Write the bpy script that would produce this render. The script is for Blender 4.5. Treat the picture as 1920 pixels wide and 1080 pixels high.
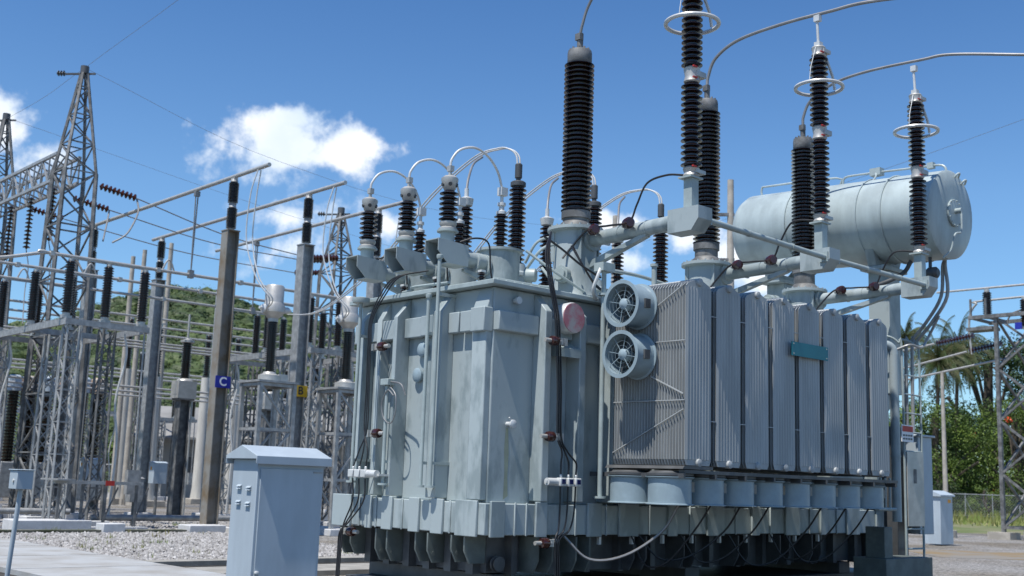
import bpy, math, random
import numpy as np
from mathutils import Vector, Matrix, Quaternion
from math import sin, cos, pi, radians
random.seed(7); rng = np.random.default_rng(7)
scn = bpy.context.scene
for o in list(bpy.data.objects): bpy.data.objects.remove(o)
COL = scn.collection

# ------------------------------------------------------------ camera
PITCH, ROLL, FPX, EYE = radians(9.65), radians(1.9), 2163.0, 1.65
fw = Vector((0, cos(PITCH), sin(PITCH))); up0 = Vector((0, -sin(PITCH), cos(PITCH))); rt0 = Vector((1, 0, 0))
rt = cos(ROLL)*rt0 + sin(ROLL)*up0; upv = -sin(ROLL)*rt0 + cos(ROLL)*up0
cd = bpy.data.cameras.new('camera'); cam = bpy.data.objects.new('camera', cd); COL.objects.link(cam)
cam.matrix_world = Matrix(((rt.x, upv.x, -fw.x, 0), (rt.y, upv.y, -fw.y, 0), (rt.z, upv.z, -fw.z, EYE), (0, 0, 0, 1)))
cd.sensor_width = 36; cd.lens = FPX/1920*36; cd.clip_end = 3000; cd.clip_start = .1
cd.dof.use_dof = True; cd.dof.focus_distance = 15.2; cd.dof.aperture_fstop = 2.0
scn.camera = cam
# ------------------------------------------------------------ light
SUN_EL = radians(66); SUN_AZ = Vector((-.743, -.669)); 
_r = radians(7); SUN_AZ = Vector((SUN_AZ.x*cos(_r)-SUN_AZ.y*sin(_r), SUN_AZ.x*sin(_r)+SUN_AZ.y*cos(_r))).normalized()
sdir = Vector((SUN_AZ.x*cos(SUN_EL), SUN_AZ.y*cos(SUN_EL), sin(SUN_EL)))
sl = bpy.data.lights.new('sun', 'SUN'); sun = bpy.data.objects.new('sun', sl); COL.objects.link(sun)
sl.energy = 5.0; sl.angle = radians(.53); sl.color = (1, .965, .91)
sun.rotation_euler = sdir.to_track_quat('Z', 'Y').to_euler(); sun.location = (0, 0, 60)
scn.view_settings.view_transform = 'Standard'; scn.view_settings.look = 'None'
scn.view_settings.exposure = 0.22; scn.view_settings.gamma = 1
w = bpy.data.worlds.new('World'); scn.world = w; w.use_nodes = True
nt = w.node_tree; N = nt.nodes; L = nt.links
for n in list(N): N.remove(n)
def nd(t, **k):
    n = N.new(t)
    for a, b in k.items(): setattr(n, a, b)
    return n
def mth(op, a, b=None, c=None, clamp=False):
    n = nd('ShaderNodeMath', operation=op, use_clamp=clamp)
    for i, x in enumerate((a, b, c)):
        if x is None: continue
        if isinstance(x, (int, float)): n.inputs[i].default_value = x
        else: L.new(x, n.inputs[i])
    return n.outputs[0]
sky = nd('ShaderNodeTexSky', sky_type='NISHITA', sun_disc=False, sun_elevation=SUN_EL,
         sun_rotation=math.atan2(SUN_AZ.x, SUN_AZ.y), altitude=600, air_density=1.15, dust_density=.35, ozone_density=2.6)
tc = nd('ShaderNodeTexCoord'); sp = nd('ShaderNodeSeparateXYZ'); L.new(tc.outputs['Generated'], sp.inputs[0])
yy = mth('MAXIMUM', sp.outputs[1], .02)
SX = mth('DIVIDE', sp.outputs[0], yy); SZ = mth('DIVIDE', sp.outputs[2], yy)
noi = nd('ShaderNodeTexNoise'); L.new(tc.outputs['Generated'], noi.inputs['Vector'])
noi.inputs['Scale'].default_value = 20; noi.inputs['Detail'].default_value = 11; noi.inputs['Roughness'].default_value = .60
noi2 = nd('ShaderNodeTexNoise'); L.new(tc.outputs['Generated'], noi2.inputs['Vector'])
noi2.inputs['Scale'].default_value = 14; noi2.inputs['Detail'].default_value = 5
CL = [(-.212, .300, .072, .037, 1.2), (-.158, .289, .052, .028, 1.2), (-.205, .318, .045, .022, 1.1), (-.245, .286, .04, .018, .6),
      (-.47, .30, .055, .036, 1.1), (-.425, .276, .036, .025, 1.0),
      (-.22, .262, .05, .014, .36), (-.21, .228, .06, .016, .34), (-.19, .197, .055, .018, .42), (-.112, .222, .026, .022, .95),
      (.095, .226, .05, .018, .85), (.155, .222, .05, .02, 1.0), (.19, .205, .03, .024, 1.0), (.10, .198, .03, .012, .7), (.22, .19, .02, .02, .9), (.62, .3, .06, .03, .9), (-.8, .35, .12, .05, 1.0)]
dens = None
for (cx, cz, rx, rz, s) in CL:
    a = mth('DIVIDE', mth('SUBTRACT', SX, cx), rx); b = mth('DIVIDE', mth('SUBTRACT', SZ, cz), rz)
    d = mth('ADD', mth('MULTIPLY', a, a), mth('MULTIPLY', b, b))
    v_ = mth('MULTIPLY', mth('SUBTRACT', 1.12, mth('SQRT', d)), s)
    dens = v_ if dens is None else mth('SMOOTH_MAX', dens, v_, .25)
dd = mth('ADD', dens, mth('MULTIPLY', mth('SUBTRACT', noi.outputs[0], .5), 3.0))
cov = nd('ShaderNodeMapRange', interpolation_type='SMOOTHSTEP'); L.new(dd, cov.inputs[0])
cov.inputs[1].default_value = .10; cov.inputs[2].default_value = .78; cov.inputs[4].default_value = .96
shd = mth('MULTIPLY', mth('SUBTRACT', noi2.outputs[0], .42), 1.0)
ccol = nd('ShaderNodeMixRGB'); ccol.inputs[1].default_value = (9.6, 9.9, 10.3, 1); ccol.inputs[2].default_value = (6.6, 7.8, 9.2, 1)
L.new(mth('MULTIPLY', shd, 3.0, clamp=True), ccol.inputs[0])
tint = nd('ShaderNodeMixRGB', blend_type='MULTIPLY'); tint.inputs[0].default_value = 1; L.new(sky.outputs[0], tint.inputs[1]); tint.inputs[2].default_value = (.80, 1.06, 1.29, 1)
deep = nd('ShaderNodeMapRange'); L.new(sp.outputs[2], deep.inputs[0]); deep.inputs[1].default_value = .24; deep.inputs[2].default_value = .56
dcol = nd('ShaderNodeMixRGB'); dcol.inputs[1].default_value = (.98, 1.0, 1.0, 1); dcol.inputs[2].default_value = (.42, .64, .82, 1); L.new(deep.outputs[0], dcol.inputs[0])
tint2 = nd('ShaderNodeMixRGB', blend_type='MULTIPLY'); tint2.inputs[0].default_value = 1; L.new(tint.outputs[0], tint2.inputs[1]); L.new(dcol.outputs[0], tint2.inputs[2])
mx = nd('ShaderNodeMixRGB'); L.new(cov.outputs[0], mx.inputs[0]); L.new(tint2.outputs[0], mx.inputs[1]); L.new(ccol.outputs[0], mx.inputs[2])
bg = nd('ShaderNodeBackground'); bg.inputs[1].default_value = .1; L.new(mx.outputs[0], bg.inputs[0])
wo = nd('ShaderNodeOutputWorld'); L.new(bg.outputs[0], wo.inputs[0])

# ------------------------------------------------------------ materials
def mat(name, c, rough=.5, metal=0, stretch=None, rand=0, var=.12, scale=3.0, bump=0, bscale=40, c2=None, lo=.42, hi=.62, spec=.5, coat=0):
    m = bpy.data.materials.new(name); m.use_nodes = True; t = m.node_tree; n = t.nodes; l = t.links
    b = n['Principled BSDF']; b.inputs['Roughness'].default_value = rough; b.inputs['Metallic'].default_value = metal
    b.inputs['Specular IOR Level'].default_value = spec
    if coat: b.inputs['Coat Weight'].default_value = coat
    tcn = n.new('ShaderNodeTexCoord')
    no = n.new('ShaderNodeTexNoise'); no.inputs['Scale'].default_value = scale; no.inputs['Detail'].default_value = 6; no.inputs['Roughness'].default_value = .6
    if stretch:
        mp = n.new('ShaderNodeMapping'); mp.inputs['Scale'].default_value = (1, 1, stretch); l.new(tcn.outputs['Object'], mp.inputs['Vector']); l.new(mp.outputs[0], no.inputs['Vector'])
    else: l.new(tcn.outputs['Object'], no.inputs['Vector'])
    r = n.new('ShaderNodeValToRGB'); r.color_ramp.elements[0].position = lo; r.color_ramp.elements[1].position = hi
    c2 = c2 or tuple(x*(1-var*2) for x in c)
    r.color_ramp.elements[0].color = (*c2, 1); r.color_ramp.elements[1].color = (*c, 1)
    l.new(no.outputs[0], r.inputs[0])
    if rand:
        oi = n.new('ShaderNodeObjectInfo'); mr = n.new('ShaderNodeMapRange'); l.new(oi.outputs['Random'], mr.inputs[0]); mr.inputs[3].default_value = 1-rand; mr.inputs[4].default_value = 1
        mm = n.new('ShaderNodeVectorMath'); mm.operation = 'SCALE'; l.new(r.outputs[0], mm.inputs[0]); l.new(mr.outputs[0], mm.inputs['Scale']); l.new(mm.outputs[0], b.inputs['Base Color'])
        va = n.new('ShaderNodeVectorMath'); va.operation = 'ADD'; l.new(tcn.outputs['Object'], va.inputs[0]); l.new(oi.outputs['Location'], va.inputs[1])
        if stretch: l.new(va.outputs[0], mp.inputs['Vector'])
    else: l.new(r.outputs[0], b.inputs['Base Color'])
    if bump:
        n2 = n.new('ShaderNodeTexNoise'); n2.inputs['Scale'].default_value = bscale; n2.inputs['Detail'].default_value = 3
        l.new(tcn.outputs['Object'], n2.inputs['Vector'])
        bp = n.new('ShaderNodeBump'); bp.inputs['Strength'].default_value = bump; bp.inputs['Distance'].default_value = .01
        l.new(n2.outputs[0], bp.inputs['Height']); l.new(bp.outputs[0], b.inputs['Normal'])
    return m
PAINT = mat('tank_paint', (.335, .385, .39), .44, var=.1, scale=2.1, stretch=.42, c2=(.235, .28, .285), lo=.40, hi=.49, bump=.15, bscale=9)
PAINT2 = mat('fitting_paint', (.35, .41, .405), .42, var=.08, scale=4)
RADP = mat('radiator_paint', (.41, .43, .43), .5, rand=.10, var=.10, scale=4, stretch=.15)
FANP = mat('fan_paint', (.28, .36, .40), .35, var=.06, scale=5)
CONSP = mat('conservator_paint', (.41, .48, .485), .42, var=.11, stretch=.3, scale=2.2, bump=.08, bscale=5)
CABP = mat('cabinet_paint', (.42, .485, .535), .45, var=.06, scale=3, stretch=.3)
PORC = mat('brown_porcelain', (.020, .0095, .006), .14, var=.2, scale=8, coat=.4)
PORCB = mat('mid_brown_porcelain', (.055, .018, .012), .2, var=.2, scale=8, coat=.3)
PORCR = mat('red_brown_porcelain', (.05, .013, .010), .16, var=.2, scale=8, coat=.4)
GALV = mat('galvanised_steel', (.40, .405, .40), .5, .35, var=.15, scale=6)
GALVD = mat('weathered_steel', (.22, .22, .215), .6, .25, var=.25, scale=4)
RUST = mat('rusting_steel', (.26, .25, .225), .65, .2, scale=1.3, c2=(.19, .14, .085), lo=.36, hi=.55)
ALU = mat('aluminium', (.50, .49, .46), .45, .4, var=.08, scale=5)
WHITEM = mat('white_fitting', (.60, .61, .60), .35, .1, var=.06, scale=9)
CABLE = mat('black_cable', (.02, .021, .025), .45, var=.2)
WCABLE = mat('pale_cable', (.68, .68, .66), .45, .2, var=.1)
GCABLE = mat('grey_conductor', (.28, .28, .28), .5, .5, var=.1)
CONC = mat('concrete', (.33, .315, .28), .85, var=.12, scale=3, bump=.3, bscale=60)
COLM = mat('column_concrete', (.56, .54, .49), .85, var=.08, stretch=.3, scale=3, bump=.2, bscale=40)
CONCW = mat('whitewashed_concrete', (.58, .58, .58), .8, var=.07, scale=6, bump=.3, bscale=50)
PATHM = mat('path_concrete', (.36, .37, .37), .85, scale=1.1, c2=(.28, .27, .25), lo=.35, hi=.6, bump=.25, bscale=50)
POLEC = mat('pole_concrete', (.46, .42, .36), .85, var=.15, scale=2)
DARKM = mat('dark_recess', (.025, .027, .028), .7, var=.2)
SHADEP = mat('underside_shade_paint', (.15, .175, .165), .6, var=.15, scale=3)  # tank paint darkened: shade below the skirt put into the colour
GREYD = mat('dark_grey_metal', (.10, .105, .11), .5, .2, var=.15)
RED = mat('red_mark', (.5, .03, .02), .5)
PINK = mat('faded_pink_disc', (.46, .17, .20), .6, scale=5, c2=(.42, .38, .37), lo=.40, hi=.56)
ORUST = mat('orange_rust', (.45, .16, .05), .8, scale=2, c2=(.4, .36, .3))
TEAL = mat('teal_plate', (.012, .17, .21), .5, var=.05)
BLUEP = mat('blue_plate', (.015, .025, .32), .45, var=.05); YELP = mat('yellow_plate', (.72, .42, .012), .45, var=.05)
LWHITE = mat('lettering_white', (.8, .8, .8), .5, var=.02); LBLACK = mat('lettering_black', (.02, .02, .02), .5, var=.1)
ORANGE = mat('orange_sticker', (.8, .33, .02), .5, var=.05)
NAVYG = mat('dial_glass', (.01, .015, .09), .1, var=.1)
ROOFM = mat('roof_sheet', (.26, .255, .24), .7, var=.12, scale=.8)
WALLM = mat('house_wall', (.34, .34, .33), .8, var=.08, scale=.6)
KERBM = mat('mossy_kerb', (.16, .155, .12), .9, scale=1.5, c2=(.05, .06, .025), lo=.4, hi=.6, bump=.4, bscale=30)
BARK = mat('bark', (.10, .08, .06), .9, var=.25, scale=2)
SOILM = mat('dark_soil', (.06, .052, .042), .95, var=.3, scale=3, bump=.6, bscale=20)
WSTAIN = mat('yellow_stain', (.30, .335, .255), .6, var=.1)
def leafmat(name, c, c2, scale=.5):
    m = mat(name, c, .55, c2=c2, scale=scale, lo=.38, hi=.62, spec=.3)
    b = m.node_tree.nodes['Principled BSDF']; b.inputs['Subsurface Weight'].default_value = 0
    return m
LEAF1 = leafmat('hill_foliage', (.085, .118, .034), (.028, .047, .016), .16)
LEAF2 = leafmat('light_foliage', (.14, .20, .03), (.045, .08, .015), .45)
LEAF3 = leafmat('dark_foliage', (.045, .085, .02), (.022, .042, .014), .5)
PALML = leafmat('palm_foliage', (.045, .075, .02), (.085, .08, .032), 1.2)
GRASSM = leafmat('grass_blades', (.16, .22, .045), (.28, .25, .10), .4)
FLOWR = mat('orange_blossom', (.75, .07, .015), .6, var=.1)
def gravelmat():
    m = bpy.data.materials.new('gravel'); m.use_nodes = True; t = m.node_tree; n = t.nodes; l = t.links; b = n['Principled BSDF']
    b.inputs['Roughness'].default_value = .9
    tcn = n.new('ShaderNodeTexCoord')
    v = n.new('ShaderNodeTexVoronoi'); v.inputs['Scale'].default_value = 16; l.new(tcn.outputs['Object'], v.inputs['Vector'])
    r = n.new('ShaderNodeValToRGB'); e = r.color_ramp.elements
    e[0].position = 0; e[0].color = (.13, .122, .112, 1); e[1].position = 1; e[1].color = (.36, .345, .325, 1)
    sx = n.new('ShaderNodeSeparateColor'); l.new(v.outputs['Color'], sx.inputs[0]); l.new(sx.outputs[0], r.inputs[0])
    no = n.new('ShaderNodeTexNoise'); no.inputs['Scale'].default_value = .28; no.inputs['Detail'].default_value = 5; l.new(tcn.outputs['Object'], no.inputs['Vector'])
    r2 = n.new('ShaderNodeValToRGB'); f = r2.color_ramp.elements; f[0].position = .36; f[0].color = (.66, .60, .50, 1); f[1].position = .58; f[1].color = (1, 1, 1, 1)
    l.new(no.outputs[0], r2.inputs[0])
    mm = n.new('ShaderNodeMixRGB'); mm.blend_type = 'MULTIPLY'; mm.inputs[0].default_value = 1; l.new(r.outputs[0], mm.inputs[1]); l.new(r2.outputs[0], mm.inputs[2])
    l.new(mm.outputs[0], b.inputs['Base Color'])
    bp = n.new('ShaderNodeBump'); bp.inputs['Strength'].default_value = 1; bp.inputs['Distance'].default_value = .05; bp.invert = True
    l.new(v.outputs['Distance'], bp.inputs['Height']); l.new(bp.outputs[0], b.inputs['Normal'])
    return m
GRAV = gravelmat()
STONE = mat('stones', (.47, .455, .44), .85, c2=(.13, .12, .11), scale=9, lo=.33, hi=.66)

# ------------------------------------------------------------ grid frame: u runs along the transformer's long side, v across it
AZ = radians(48); PHI = radians(42)
T0 = Vector((-.22938, 14.9))
def W(a, b, z=0): return Vector((T0.x + sin(AZ)*a - cos(AZ)*b, T0.y + cos(AZ)*a + sin(AZ)*b, z))
def G(x, y):
    dx, dy = x-T0.x, y-T0.y
    return (sin(AZ)*dx + cos(AZ)*dy, -cos(AZ)*dx + sin(AZ)*dy)
BASE = {}
def tag(o, label=None, cat=None, group=None, kind=None):
    if label: o['label'] = label
    if cat: o['category'] = cat
    if group: o['group'] = group
    if kind: o['kind'] = kind
    return o
def thing(name, label, cat, u=0, v=0, z=0, group=None):
    o = bpy.data.objects.new(name, None); COL.objects.link(o); o.empty_display_size = .2
    o.location = W(u, v, z); o.rotation_euler = (0, 0, PHI); BASE[o.name] = Vector((u, v, z))
    return tag(o, label, cat, group)
def copy_tree(o, parent=None):
    c = o.copy(); COL.objects.link(c)
    if parent is not None: c.parent = parent
    for ch in o.children: copy_tree(ch, c)
    return c
def place(proto, u, v, z=0, label=None, group=None):
    c = copy_tree(proto); c.location = W(u, v, z)
    if label: c['label'] = label
    if group: c['group'] = group
    return c
def dup(o, du=0, dv=0, dz=0):
    c = copy_tree(o, o.parent); c.location = o.location + Vector((du, dv, dz)); return c

def cr(pts, n=8):
    P = [Vector(p) for p in pts]; out = []
    if len(P) < 3: return P
    Q = [P[0]*2-P[1]] + P + [P[-1]*2-P[-2]]
    for i in range(1, len(Q)-2):
        for k in range(n):
            t = k/n; a, b, c, d = Q[i-1], Q[i], Q[i+1], Q[i+2]
            out.append(.5*((2*b)+(c-a)*t+(2*a-5*b+4*c-d)*t*t+(3*b-a-3*c+d)*t**3))
    out.append(P[-1]); return out
class MB:
    def __init__(s): s.V = []; s.F = []
    def add(s, vs, fs):
        k = len(s.V); s.V += [tuple(x) for x in vs]; s.F += [tuple(i+k for i in f) for f in fs]; return s
    def box(s, x0, x1, y0, y1, z0, z1):
        return s.add([(x, y, z) for z in (z0, z1) for y in (y0, y1) for x in (x0, x1)],
                     [(0, 2, 3, 1), (4, 5, 7, 6), (0, 1, 5, 4), (2, 6, 7, 3), (0, 4, 6, 2), (1, 3, 7, 5)])
    def prism(s, poly, axis, a, b):
        # poly: 2-D points in the plane of the other two axes (cyclic order), extruded along axis from a to b
        def mk(p, t):
            return {'x': (t, p[0], p[1]), 'y': (p[0], t, p[1]), 'z': (p[0], p[1], t)}[axis]
        n = len(poly); vs = [mk(p, a) for p in poly] + [mk(p, b) for p in poly]
        return s.add(vs, [tuple(range(n-1, -1, -1)), tuple(range(n, 2*n))] + [(i, (i+1) % n, n+(i+1) % n, n+i) for i in range(n)])
    def lathe(s, prof, c=(0, 0, 0), d=(0, 0, 1), n=20, close=True):
        q = Vector(d).normalized().to_track_quat('Z', 'Y'); c = Vector(c); vs = []; fs = []
        for (r, z) in prof:
            for i in range(n):
                a = 2*pi*i/n; vs.append(c + q @ Vector((r*cos(a), r*sin(a), z)))
        m = len(prof)
        for j in range(m-1):
            for i in range(n): fs.append((j*n+i, j*n+(i+1) % n, (j+1)*n+(i+1) % n, (j+1)*n+i))
        if close: fs.append(tuple(range(n-1, -1, -1))); fs.append(tuple((m-1)*n+i for i in range(n)))
        return s.add(vs, fs)
    def cyl(s, a, b, r, r2=None, n=14):
        a, b = Vector(a), Vector(b); r2 = r if r2 is None else r2
        return s.lathe([(r, 0), (r2, (b-a).length)], a, b-a, n)
    def tube(s, pts, r, n=8, smooth=0):
        P = cr(pts, smooth) if smooth else [Vector(p) for p in pts]
        vs = []; fs = []; prev = None
        for i, p in enumerate(P):
            d = ((P[min(i+1, len(P)-1)]-p).normalized() + (p-P[max(i-1, 0)]).normalized())
            if d.length < 1e-6: d = Vector((0, 0, 1))
            d.normalize()
            if prev is None:
                x = d.orthogonal().normalized()
            else:
                x = (prev - d*prev.dot(d))
                x = x.normalized() if x.length > 1e-6 else d.orthogonal().normalized()
            prev = x; y = d.cross(x)
            for k in range(n):
                a = 2*pi*k/n; vs.append(p + (x*cos(a)+y*sin(a))*r)
        for i in range(len(P)-1):
            for k in range(n): fs.append((i*n+k, i*n+(k+1) % n, (i+1)*n+(k+1) % n, (i+1)*n+k))
        fs.append(tuple(range(n-1, -1, -1))); fs.append(tuple((len(P)-1)*n+k for k in range(n)))
        return s.add(vs, fs)
    def bar(s, a, b, w_=.06, h=None):
        # square bar between two points
        a, b = Vector(a), Vector(b); h = h or w_; d = (b-a).normalized()
        x = d.cross(Vector((0, 0, 1)))
        x = Vector((1, 0, 0)) if x.length < 1e-4 else x.normalized()
        y = x.cross(d)
        vs = [p + x*(i*w_/2) + y*(j*h/2) for p in (a, b) for i, j in ((-1, -1), (1, -1), (1, 1), (-1, 1))]
        return s.add(vs, [(3, 2, 1, 0), (4, 5, 6, 7)] + [(i, (i+1) % 4, 4+(i+1) % 4, 4+i) for i in range(4)])
    def torus(s, c, R, r, n=40, m=8):
        vs = []; fs = []
        for i in range(n):
            a = 2*pi*i/n
            for j in range(m):
                b = 2*pi*j/m; vs.append((c[0]+(R+r*cos(b))*cos(a), c[1]+(R+r*cos(b))*sin(a), c[2]+r*sin(b)))
        for i in range(n):
            for j in range(m): fs.append((i*m+j, ((i+1) % n)*m+j, ((i+1) % n)*m+(j+1) % m, i*m+(j+1) % m))
        return s.add(vs, fs)
    def build(s, name, m, parent=None, base=None, smooth=True, ang=38, bevel=0):
        if base is None:
            base = Vector((0, 0, 0)); p = parent
            while p is not None:
                if p.name in BASE: base = BASE[p.name]; break
                p = p.parent
        else: base = Vector(base)
        me = bpy.data.meshes.new(name)
        V = [(x-base.x, y-base.y, z-base.z) for x, y, z in s.V]
        me.from_pydata(V, [], s.F); me.materials.append(m); me.validate()
        if smooth:
            me.polygons.foreach_set('use_smooth', [True]*len(me.polygons)); me.set_sharp_from_angle(angle=radians(ang))
        o = bpy.data.objects.new(name, me); COL.objects.link(o)
        if bevel:
            md = o.modifiers.new('bevel', 'BEVEL'); md.width = bevel; md.segments = 2; md.limit_method = 'ANGLE'; md.angle_limit = radians(40)
        if parent is not None: o.parent = parent
        else:
            o.location = W(*base); o.rotation_euler = (0, 0, PHI)
        BASE[o.name] = base
        return o
def solo(mb, name, m, label, cat, base, group=None, kind=None, **k):
    return tag(mb.build(name, m, None, base, **k), label, cat, group, kind)
def sheds(z0, z1, core, R, n):
    p = (z1-z0)/n; pr = [(core, z0)]
    for i in range(n):
        z = z0+i*p; pr += [(core, z+.12*p), (R, z+.34*p), (R, z+.44*p), (core, z+.86*p)]
    return pr + [(core, z1)]
def struct(mb, name, m, base=(0, 0, 0)):
    return tag(mb.build(name, m, None, base, smooth=False), kind='structure')

# ------------------------------------------------------------ ground
g = MB(); g.add([(x, y, 0) for x in (-1500, 1500) for y in (-1500, 1500)], [(0, 2, 3, 1)]); struct(g, 'ground', GRAV)
g = MB()
for k in range(9):
    v0 = -6+k*2.75
    if v0+2.73 > 18.4: continue
    g.box(-3.1, -.42, v0, v0+2.71, .004, .09)
struct(g, 'path', PATHM)
g = MB(); g.box(-.42, 5.2, 8.35, 8.8, .0, .10); struct(g, 'kerb', CONC)
g = MB(); g.box(-.40, 5.6, 7.2, 8.34, .004, .014); struct(g, 'trench', SOILM)
g = MB(); g.box(-.40, 5.9, 5.9, 7.19, .0, .09); struct(g, 'pavement', CONC)
g = MB(); g.box(-14, 6.2, 18.55, 18.9, .0, .13); g.box(6.9, 12, 18.55, 18.9, 0, .13); struct(g, 'drain_kerb', KERBM)
g = MB(); g.box(-14, -3.1, -6, 18.4, .004, .012); struct(g, 'bare_soil', SOILM)
g = MB(); g.box(-.1, 10.2, .2, 2.9, 0.02, .30); struct(g, 'plinth', GREYD)  # plinth concrete coloured dark to hold down bounce under the tank
g = MB(); g.box(-1.4, 11.2, -10, 4.6, .004, .02); struct(g, 'pit_and_bounce_cutter', SOILM)  # pit floor; its unseen stretch toward the camera is added to cut bounce
# dry yellow strip and the grass by the right-hand fence
def flat(name, x0, x1, y0, y1, m, z):
    gg = MB(); P = [(x0, y0), (x1, y0), (x1, y1), (x0, y1)]
    gg.add([(*G(*p), z) for p in P], [(0, 1, 2, 3)]); return struct(gg, name, m)
DRY = mat('dry_grass_ground', (.21, .15, .075), .95, c2=(.20, .185, .16), scale=.5, lo=.42, hi=.56)
GRG = mat('grassy_ground', (.10, .13, .035), .95, c2=(.18, .17, .09), scale=.35, lo=.4, hi=.6)
flat('dry_strip', 12.5, 30, 33.5, 38.2, DRY, .005)
flat('verge', 16, 75, 58, 130, GRG, .005)
flat('rear_verge', -60, 16, 92, 150, GRG, .006)

def tri_stones(n, u0, u1, v0, v1, s0, s1, test=None):
    U = rng.uniform(u0, u1, n); V = rng.uniform(v0, v1, n)
    if test is not None:
        k = test(U, V); U, V = U[k], V[k]
    n = len(U); S = rng.uniform(s0, s1, n)
    octa = np.array([(1, 0, 0), (0, 1, 0), (-1, 0, 0), (0, -1, 0), (0, 0, 1), (0, 0, -1)], float)
    A = rng.uniform(0, 2*pi, n); ca, sa = np.cos(A), np.sin(A)
    R = octa[None]*rng.uniform(.6, 1.15, (n, 6, 1))*S[:, None, None]
    R[:, :, 2] *= .7
    tz = rng.uniform(-.5, .5, n)
    X = R[:, :, 0]*ca[:, None]-R[:, :, 1]*sa[:, None]; Y = R[:, :, 0]*sa[:, None]+R[:, :, 1]*ca[:, None]
    Z = R[:, :, 2] + X*tz[:, None]*.6 + S[:, None]*rng.uniform(.1, .9, (n, 1))
    VV = np.stack([X+U[:, None], Y+V[:, None], Z], -1).reshape(-1, 3)
    f = np.array([(0, 1, 4), (1, 2, 4), (2, 3, 4), (3, 0, 4), (1, 0, 5), (2, 1, 5), (3, 2, 5), (0, 3, 5)])
    FF = (f[None]+6*np.arange(n)[:, None, None]).reshape(-1, 3)
    m = MB(); m.V = VV.tolist(); m.F = FF.tolist(); return m
st = tri_stones(24000, -.38, 6.3, 8.85, 18.5, .018, .08)
tag(st.build('gravel_stones', STONE, None, (0, 0, 0), smooth=False), 'loose grey crushed stones lying between path and drain kerb', 'gravel', kind='stuff')
st = tri_stones(16000, 1.5, 13.5, 18.95, 27, .03, .06)
tag(st.build('gravel_stones', STONE, None, (0, 0, 0), smooth=False), 'loose grey crushed stones among the steel post footings', 'gravel', kind='stuff')

# ------------------------------------------------------------ transformer
TR = thing('power_transformer', 'huge grey-green power transformer with radiators, brown bushings and roof-top conservator', 'transformer', 0, 0, 0)
m = MB()
m.box(0, 9.2, 0, 3.0, 1.40, 4.20); m.box(.6, 9.2, 3.0, 3.5, 1.4, 4.2)
m.build('tank', PAINT, TR, bevel=.02)
m = MB(); m.box(-.15, 9.3, -.15, 3.12, 4.205, 4.27); m.box(.5, 9.3, 3.12, 3.6, 4.205, 4.27)
for k in range(32): m.cyl((-.05, .1+k*.095, 4.27), (-.05, .1+k*.095, 4.295), .016, n=6)
for k in range(60): m.cyl((.0+k*.15, -.055, 4.27), (.0+k*.15, -.055, 4.295), .016, n=6)
m.build('cover', PAINT2, TR, bevel=.008)
m = MB()   # bottom flange band made up of boxes
m.box(-.185, 9.25, -.185, 3.15, 1.01, 1.405)
m.build('flange_band', PAINT, TR, bevel=.012)
def one(name, m_, *bx, bevel=.01):
    q = MB(); q.box(*bx); return q.build(name, m_, TR, bevel=bevel)
for a, b in ((.0, .36), (.62, .86), (1.12, 1.34), (1.72, 1.95), (2.2, 2.34), (2.7, 3.16)):
    one('band_box', PAINT, -.225, -.186, a-.06 if a < .01 else a, b, .985, 1.435)
for a, b in ((-.12, .12), (.66, .86), (1.62, 1.9), (2.25, 2.65), (3.3, 3.5), (4.2, 4.6), (5.3, 5.5), (6.2, 6.6), (7.2, 7.4), (8.0, 8.4), (8.95, 9.2)):
    one('band_box', PAINT, a, b, -.225, -.186, .985, 1.435)
for v_ in (.48, 1.5, 2.1, 2.5): one('band_rib', PAINT, -.205, -.186, v_, v_+.03, 1.0, 1.42)
for u_ in (.3, .5, 1.1, 1.4, 2.0, 2.9, 3.8, 4.9, 5.8, 6.9, 7.7): one('band_rib', PAINT, u_, u_+.03, -.205, -.186, 1.0, 1.42)
m = MB()
def stiffL(v0, v1, p=.22, zt=4.19, zk=3.92, zb=1.44): m.prism([(0.002, zb), (-p, zb), (-p, zk), (0.002, zt)], 'y', v0, v1)
def stiffF(u0, u1, p=.24, zt=4.19, zk=3.95, zb=1.44): m.prism([(0.002, zb), (-p, zb), (-p, zk), (0.002, zt)], 'x', u0, u1)
stiffL(.80, 1.0); m.build('stiffener', PAINT, TR, bevel=.012)
for a, b, p in ((.02, .30, .10), (1.78, 1.86, .24), (2.25, 2.36, .16), (2.62, 2.72, .2)):
    m = MB(); stiffL(a, b, p); m.build('stiffener', PAINT, TR, bevel=.012)
for a, b, p in ((.72, .84, .24), (1.36, 1.48, .26), (2.0, 2.1, .3), (2.9, 3.0, .28), (4.3, 4.4, .28), (5.8, 5.9, .28), (7.4, 7.5, .28), (8.9, 9.0, .28)):
    m = MB(); stiffF(a, b, p); m.build('stiffener', PAINT, TR, bevel=.012)
m = MB()   # horizontal waler near the top
for a, b in ((.31, .55), (.58, .79), (1.01, 1.35), (1.38, 1.77), (1.87, 2.24), (2.37, 2.61), (2.73, 2.99)): m.box(-.15 if (a*10) % 2 < 1 else -.11, .002, a, b, 3.62, 3.90)
for a, b in ((-.05, .71), (.85, 1.35), (1.49, 1.99), (2.11, 2.89)): m.box(a if a > 0 else -.0, b, -.12, .002, 3.62, 3.88)
m.box(-.16, .002, .0, .28, 3.60, 3.92)
m.build('waler', PAINT, TR, bevel=.012)
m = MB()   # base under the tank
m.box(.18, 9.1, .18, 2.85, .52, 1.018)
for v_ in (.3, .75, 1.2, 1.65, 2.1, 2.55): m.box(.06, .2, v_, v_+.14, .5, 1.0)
for k in range(13): m.box(.5+k*.68, .6+k*.68, .05, .2, .5, 1.0)
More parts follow.
